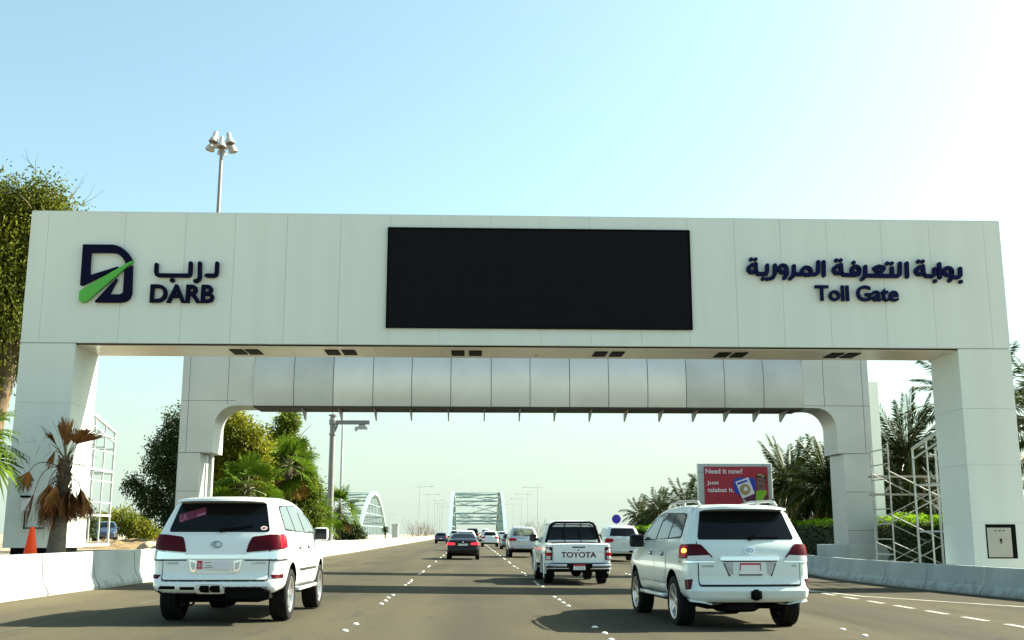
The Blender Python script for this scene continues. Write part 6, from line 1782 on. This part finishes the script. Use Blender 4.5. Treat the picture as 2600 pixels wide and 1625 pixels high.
# frayed threads
for i in range(70):
    a = rg.uniform(0, 6.28); z = rg.choice([rg.uniform(0.9, 1.7), rg.uniform(2.5, 3.3)]); r_ = rg.uniform(0.3, 0.85)
    p = Vector((r_ * math.cos(a), r_ * 0.5 * math.sin(a), z)); d = Vector((rg.uniform(-.5, .5), rg.uniform(-.3, .3), -1 if z < 2 else rg.uniform(-0.6, 0.8))).normalized()
    fm.bar(p, p + d * rg.uniform(0.15, 0.4), 0.008, 0.004)
fm.build('dead_fronds', M['fan_dead'], dpm, fix=False)
fp.build('dead_stalks', M['petiole_dead'], dpm, smooth=50, fix=False)
gp.build('stalks', M['petiole'], dpm, smooth=50, fix=False)

# date palms on the right
def frond(lm, pm, base, az, el, L, rg, n=30, leaf=0.42, w=0.028, grav=0.75):
    d = Vector((math.cos(az) * math.cos(el), math.sin(az) * math.cos(el), math.sin(el)))
    p = Vector(base); st = L / 12
    path = [p.copy()]; dirs = [d.copy()]
    for i in range(12):
        d = (d + Vector((0, 0, -grav * st / L * (0.35 + 1.3 * i / 12) * (0.4 + math.cos(el))))).normalized()
        p = p + d * st; path.append(p.copy()); dirs.append(d.copy())
    pm.tube(path, [0.035 * (1 - i / 13.5) + 0.004 for i in range(13)], 4)
    side0 = Vector((-math.sin(az), math.cos(az), 0)); tw = rg.uniform(-0.6, 0.6)
    for k in range(n):
        t = 0.10 + 0.90 * k / (n - 1)
        i = min(11, int(t * 12)); f = t * 12 - i
        q = path[i].lerp(path[i + 1], f); dd = dirs[min(i + 1, 12)]
        sd_ = (Quaternion(dd, tw) @ side0); up = sd_.cross(dd).normalized()
        ll = leaf * (0.45 + 0.85 * math.sin(math.pi * min(1, t * 0.85 + 0.12))) * rg.uniform(0.85, 1.15)
        for s_ in (-1, 1):
            v_ = (dd * 0.75 + sd_ * s_ * 0.75 + up * rg.uniform(0.15, 0.6)).normalized()
            e = q + v_ * ll + Vector((0, 0, -0.12 * ll)); m_ = q + v_ * ll * 0.45
            ww = dd * w
            b = len(lm.v)
            lm.v += [tuple(q), tuple(m_ + ww), tuple(e), tuple(m_ - ww)]; lm.f.append((b, b + 1, b + 2, b + 3))
def date_palm(label, x, y, z0, h, nf, L, seed, tr=0.22, group=None, w=0.034, leaf=0.45, n=38, emin=-45, dead=0):
    rg = random.Random(seed)
    o = thing('date_palm', label, 'palm tree', (x, y, z0), 0, group)
    tk = MB(); m_ = 14
    tk.tube([(0, 0, -0.2)] + [(0, 0, h * i / m_) for i in range(1, m_ + 1)], [tr * 1.2] + [tr * (1.1 if i % 2 else 0.9) for i in range(1, m_)] + [tr * 1.3], 10)
    tk.build('trunk', M['palmbark'], o, smooth=30, fix=False)
    lm, pm, dm, dp = MB(), MB(), MB(), MB()
    for i in range(nf):
        az = i * 2.39996 + rg.uniform(-.25, .25); el = R(84 - (84 - emin) * ((i + 0.5) / nf) ** 0.9 + rg.uniform(-7, 7))
        frond(lm, pm, (0.1 * math.cos(az), 0.1 * math.sin(az), h + 0.1), az, el, L * rg.uniform(0.85, 1.1), rg, n, leaf, w)
    for i in range(dead):
        az = i * 2.4; frond(dm, dp, (0, 0, h - 0.1), az, R(rg.uniform(-55, -35)), L * 0.8, rg, n, leaf, w)
    pm.build('stalks', M['petiole'], o, smooth=50, fix=False)
    lm.build('fronds', M['date'], o, fix=False)
    if dead:
        c = dm.build('dead_fronds', M['fan_yellow'], o, fix=False); dp.build('dead_stalks', M['petiole_dead'], c, fix=False)
    return o
date_palm('date palm right beside the red billboard with fronds fanning over it', 18.75, 64, -0.15, 4.35, 66, 2.9, 31, dead=5)
date_palm('drooping date palm behind the curved inner corner of the grey gantry leg', 17.2, 52, -0.15, 3.6, 66, 2.6, 32, dead=8)
date_palm('date palm standing behind the scaffold tower with upright fronds', 20.6, 51, -0.15, 4.9, 60, 3.2, 33, dead=4, w=0.034)
date_palm('tall date palm mostly hidden behind the right gate pillar, frond tips showing left', 23.3, 49, -0.15, 7.2, 46, 3.8, 34, w=0.036, leaf=0.52, dead=3)
date_palm('date palm at the right photo edge beyond the right gate pillar', 24.4, 44, -0.15, 5.6, 46, 3.2, 35, w=0.036, leaf=0.52, dead=4)
date_palm('date palm low behind the scaffold planks with pale dry fronds', 18.9, 47, -0.15, 2.3, 40, 2.4, 36, dead=10)
for i, (x, y, h, L, lab) in enumerate([(16.9, 76, 4.0, 2.3, 'far date palm just left of the red billboard'), (17.2, 88, 3.9, 2.3, 'second date palm left of the red billboard'), (17.0, 99, 3.6, 2.2, 'third date palm left of the red billboard, paler and smaller'),
                                       (17.2, 111, 3.3, 2.2, 'smallest far date palm at the left end of the row above the hedge')]):
    date_palm(lab, x, y, -0.15, h, 30, L, 40 + i, w=0.045, leaf=0.5, n=20, dead=2, group='far date palms above the hedge')
tree('bushy_tree', 'bushy green tree among the far date palms left of the red billboard', 'tree', (18.6, 104, -0.15),
     [(17.8, 104, 3.0, 1.3), (19.2, 104, 2.7, 1.4), (16.6, 105, 2.3, 1.1)], 800, 'leaf_dark', 9, leaf=0.2, per=9, droop=0.3, spray=0.5)

# hedge behind the right barrier
hg = thing('hedge', 'long clipped hedge behind the right barrier, dark face and sunlit bright top', 'hedge', (16.0, 60, -0.15))
rg = random.Random(9)
def hedge_top(y, x): return 2.10 + 0.16 * mnoise.noise(Vector((x * 0.8, y * 0.7, 4))) + 0.10 * mnoise.noise(Vector((x * 2, y * 2.1, 7)))
core = MB()
yy = [34 + 1.0 * i for i in range(74)]
xx = [15.35, 15.5, 16.1, 16.7, 16.85]
for y in yy:
    core.v.append((15.35 - 16.0, y - 60, -0.1))
    for k, x in enumerate(xx): core.v.append((x - 16.0, y - 60, hedge_top(y, x) - (0.25 if k in (0, 4) else 0.10)))
    core.v.append((16.85 - 16.0, y - 60, -0.1))
for j in range(len(yy) - 1):
    for k in range(6): core.f.append((j * 7 + k, j * 7 + k + 1, (j + 1) * 7 + k + 1, (j + 1) * 7 + k))
core.f.append((0, 1, 2, 3, 4, 5, 6)); core.f.append(tuple((len(yy) - 1) * 7 + k for k in range(6, -1, -1)))
core.build('twigs', M['hedge_core'], hg, smooth=40)
lv = MB(); lit_lv = MB()
for i in range(30000):
    y = 34 + 73 * rg.random() ** 1.8
    s_ = 0.10 if y < 60 else 0.16
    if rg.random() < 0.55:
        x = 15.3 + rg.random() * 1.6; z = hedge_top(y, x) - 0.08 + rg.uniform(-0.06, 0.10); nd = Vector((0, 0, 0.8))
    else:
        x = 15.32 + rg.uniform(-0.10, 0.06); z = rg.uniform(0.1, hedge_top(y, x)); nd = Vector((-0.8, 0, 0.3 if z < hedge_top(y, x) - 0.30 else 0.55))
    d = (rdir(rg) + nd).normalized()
    leaf_quad(lit_lv if nd.z > 0.5 else lv, Vector((x - 16.0, y - 60, z)), d, s_ * rg.uniform(0.7, 1.3), s_ * 0.32, rg)  # top and upper band of the face get the sunlit leaf colour
lv.build('leaves', M['leaf_hedge_shade'], hg, fix=False)
lit_lv.build('lit_leaves', M['leaf_hedge_lit'], hg, fix=False)

# leafless twiggy bushes at the foot of the far lamp posts
for i, (x, y, lab) in enumerate([(-14.5, 300, 'leafless twiggy bush under the nearest far lamp posts on the left'), (-14.8, 335, 'pale leafless bush between the far lamp posts on the left'), (-14.2, 385, 'leafless bush close to the left leg of the far bridge'),
                                 (17.2, 285, 'leafless twiggy bush under the far lamp posts right of the bridge'), (17.6, 330, 'pale leafless bush close to the right leg of the far bridge')]):
    rg = random.Random(60 + i); o = thing('bare_bush', lab, 'bush', (x, y, -0.1)); mb = MB()
    for k in range(40):
        a = rg.uniform(0, 6.28); d = Vector((math.cos(a) * 0.45, math.sin(a) * 0.45, 1)).normalized(); b = Vector((rg.uniform(-2.5, 2.5), rg.uniform(-2, 2), 0)); e = b + d * rg.uniform(3.0, 6.5)
        mb.tube([tuple(b), tuple(b.lerp(e, 0.5) + rdir(rg) * 0.3), tuple(e)], [0.05, 0.035, 0.012], 3)
        for j in range(3):
            q = b.lerp(e, rg.uniform(0.4, 0.9)); mb.tube([tuple(q), tuple(q + (d + rdir(rg)).normalized() * rg.uniform(0.6, 1.5))], [0.02, 0.008], 3)
    mb.build('twigs', M['twig'], o, fix=False)
date_palm('tiny far palm left of the far white pillar', -25.5, 330, 0, 2.6, 18, 1.1, 71, w=0.08, leaf=0.5, n=10)
date_palm('tiny far palm right of the silver SUV beyond the right parapet', 27.5, 250, 0, 2.7, 18, 0.9, 72, w=0.07, leaf=0.45, n=10)
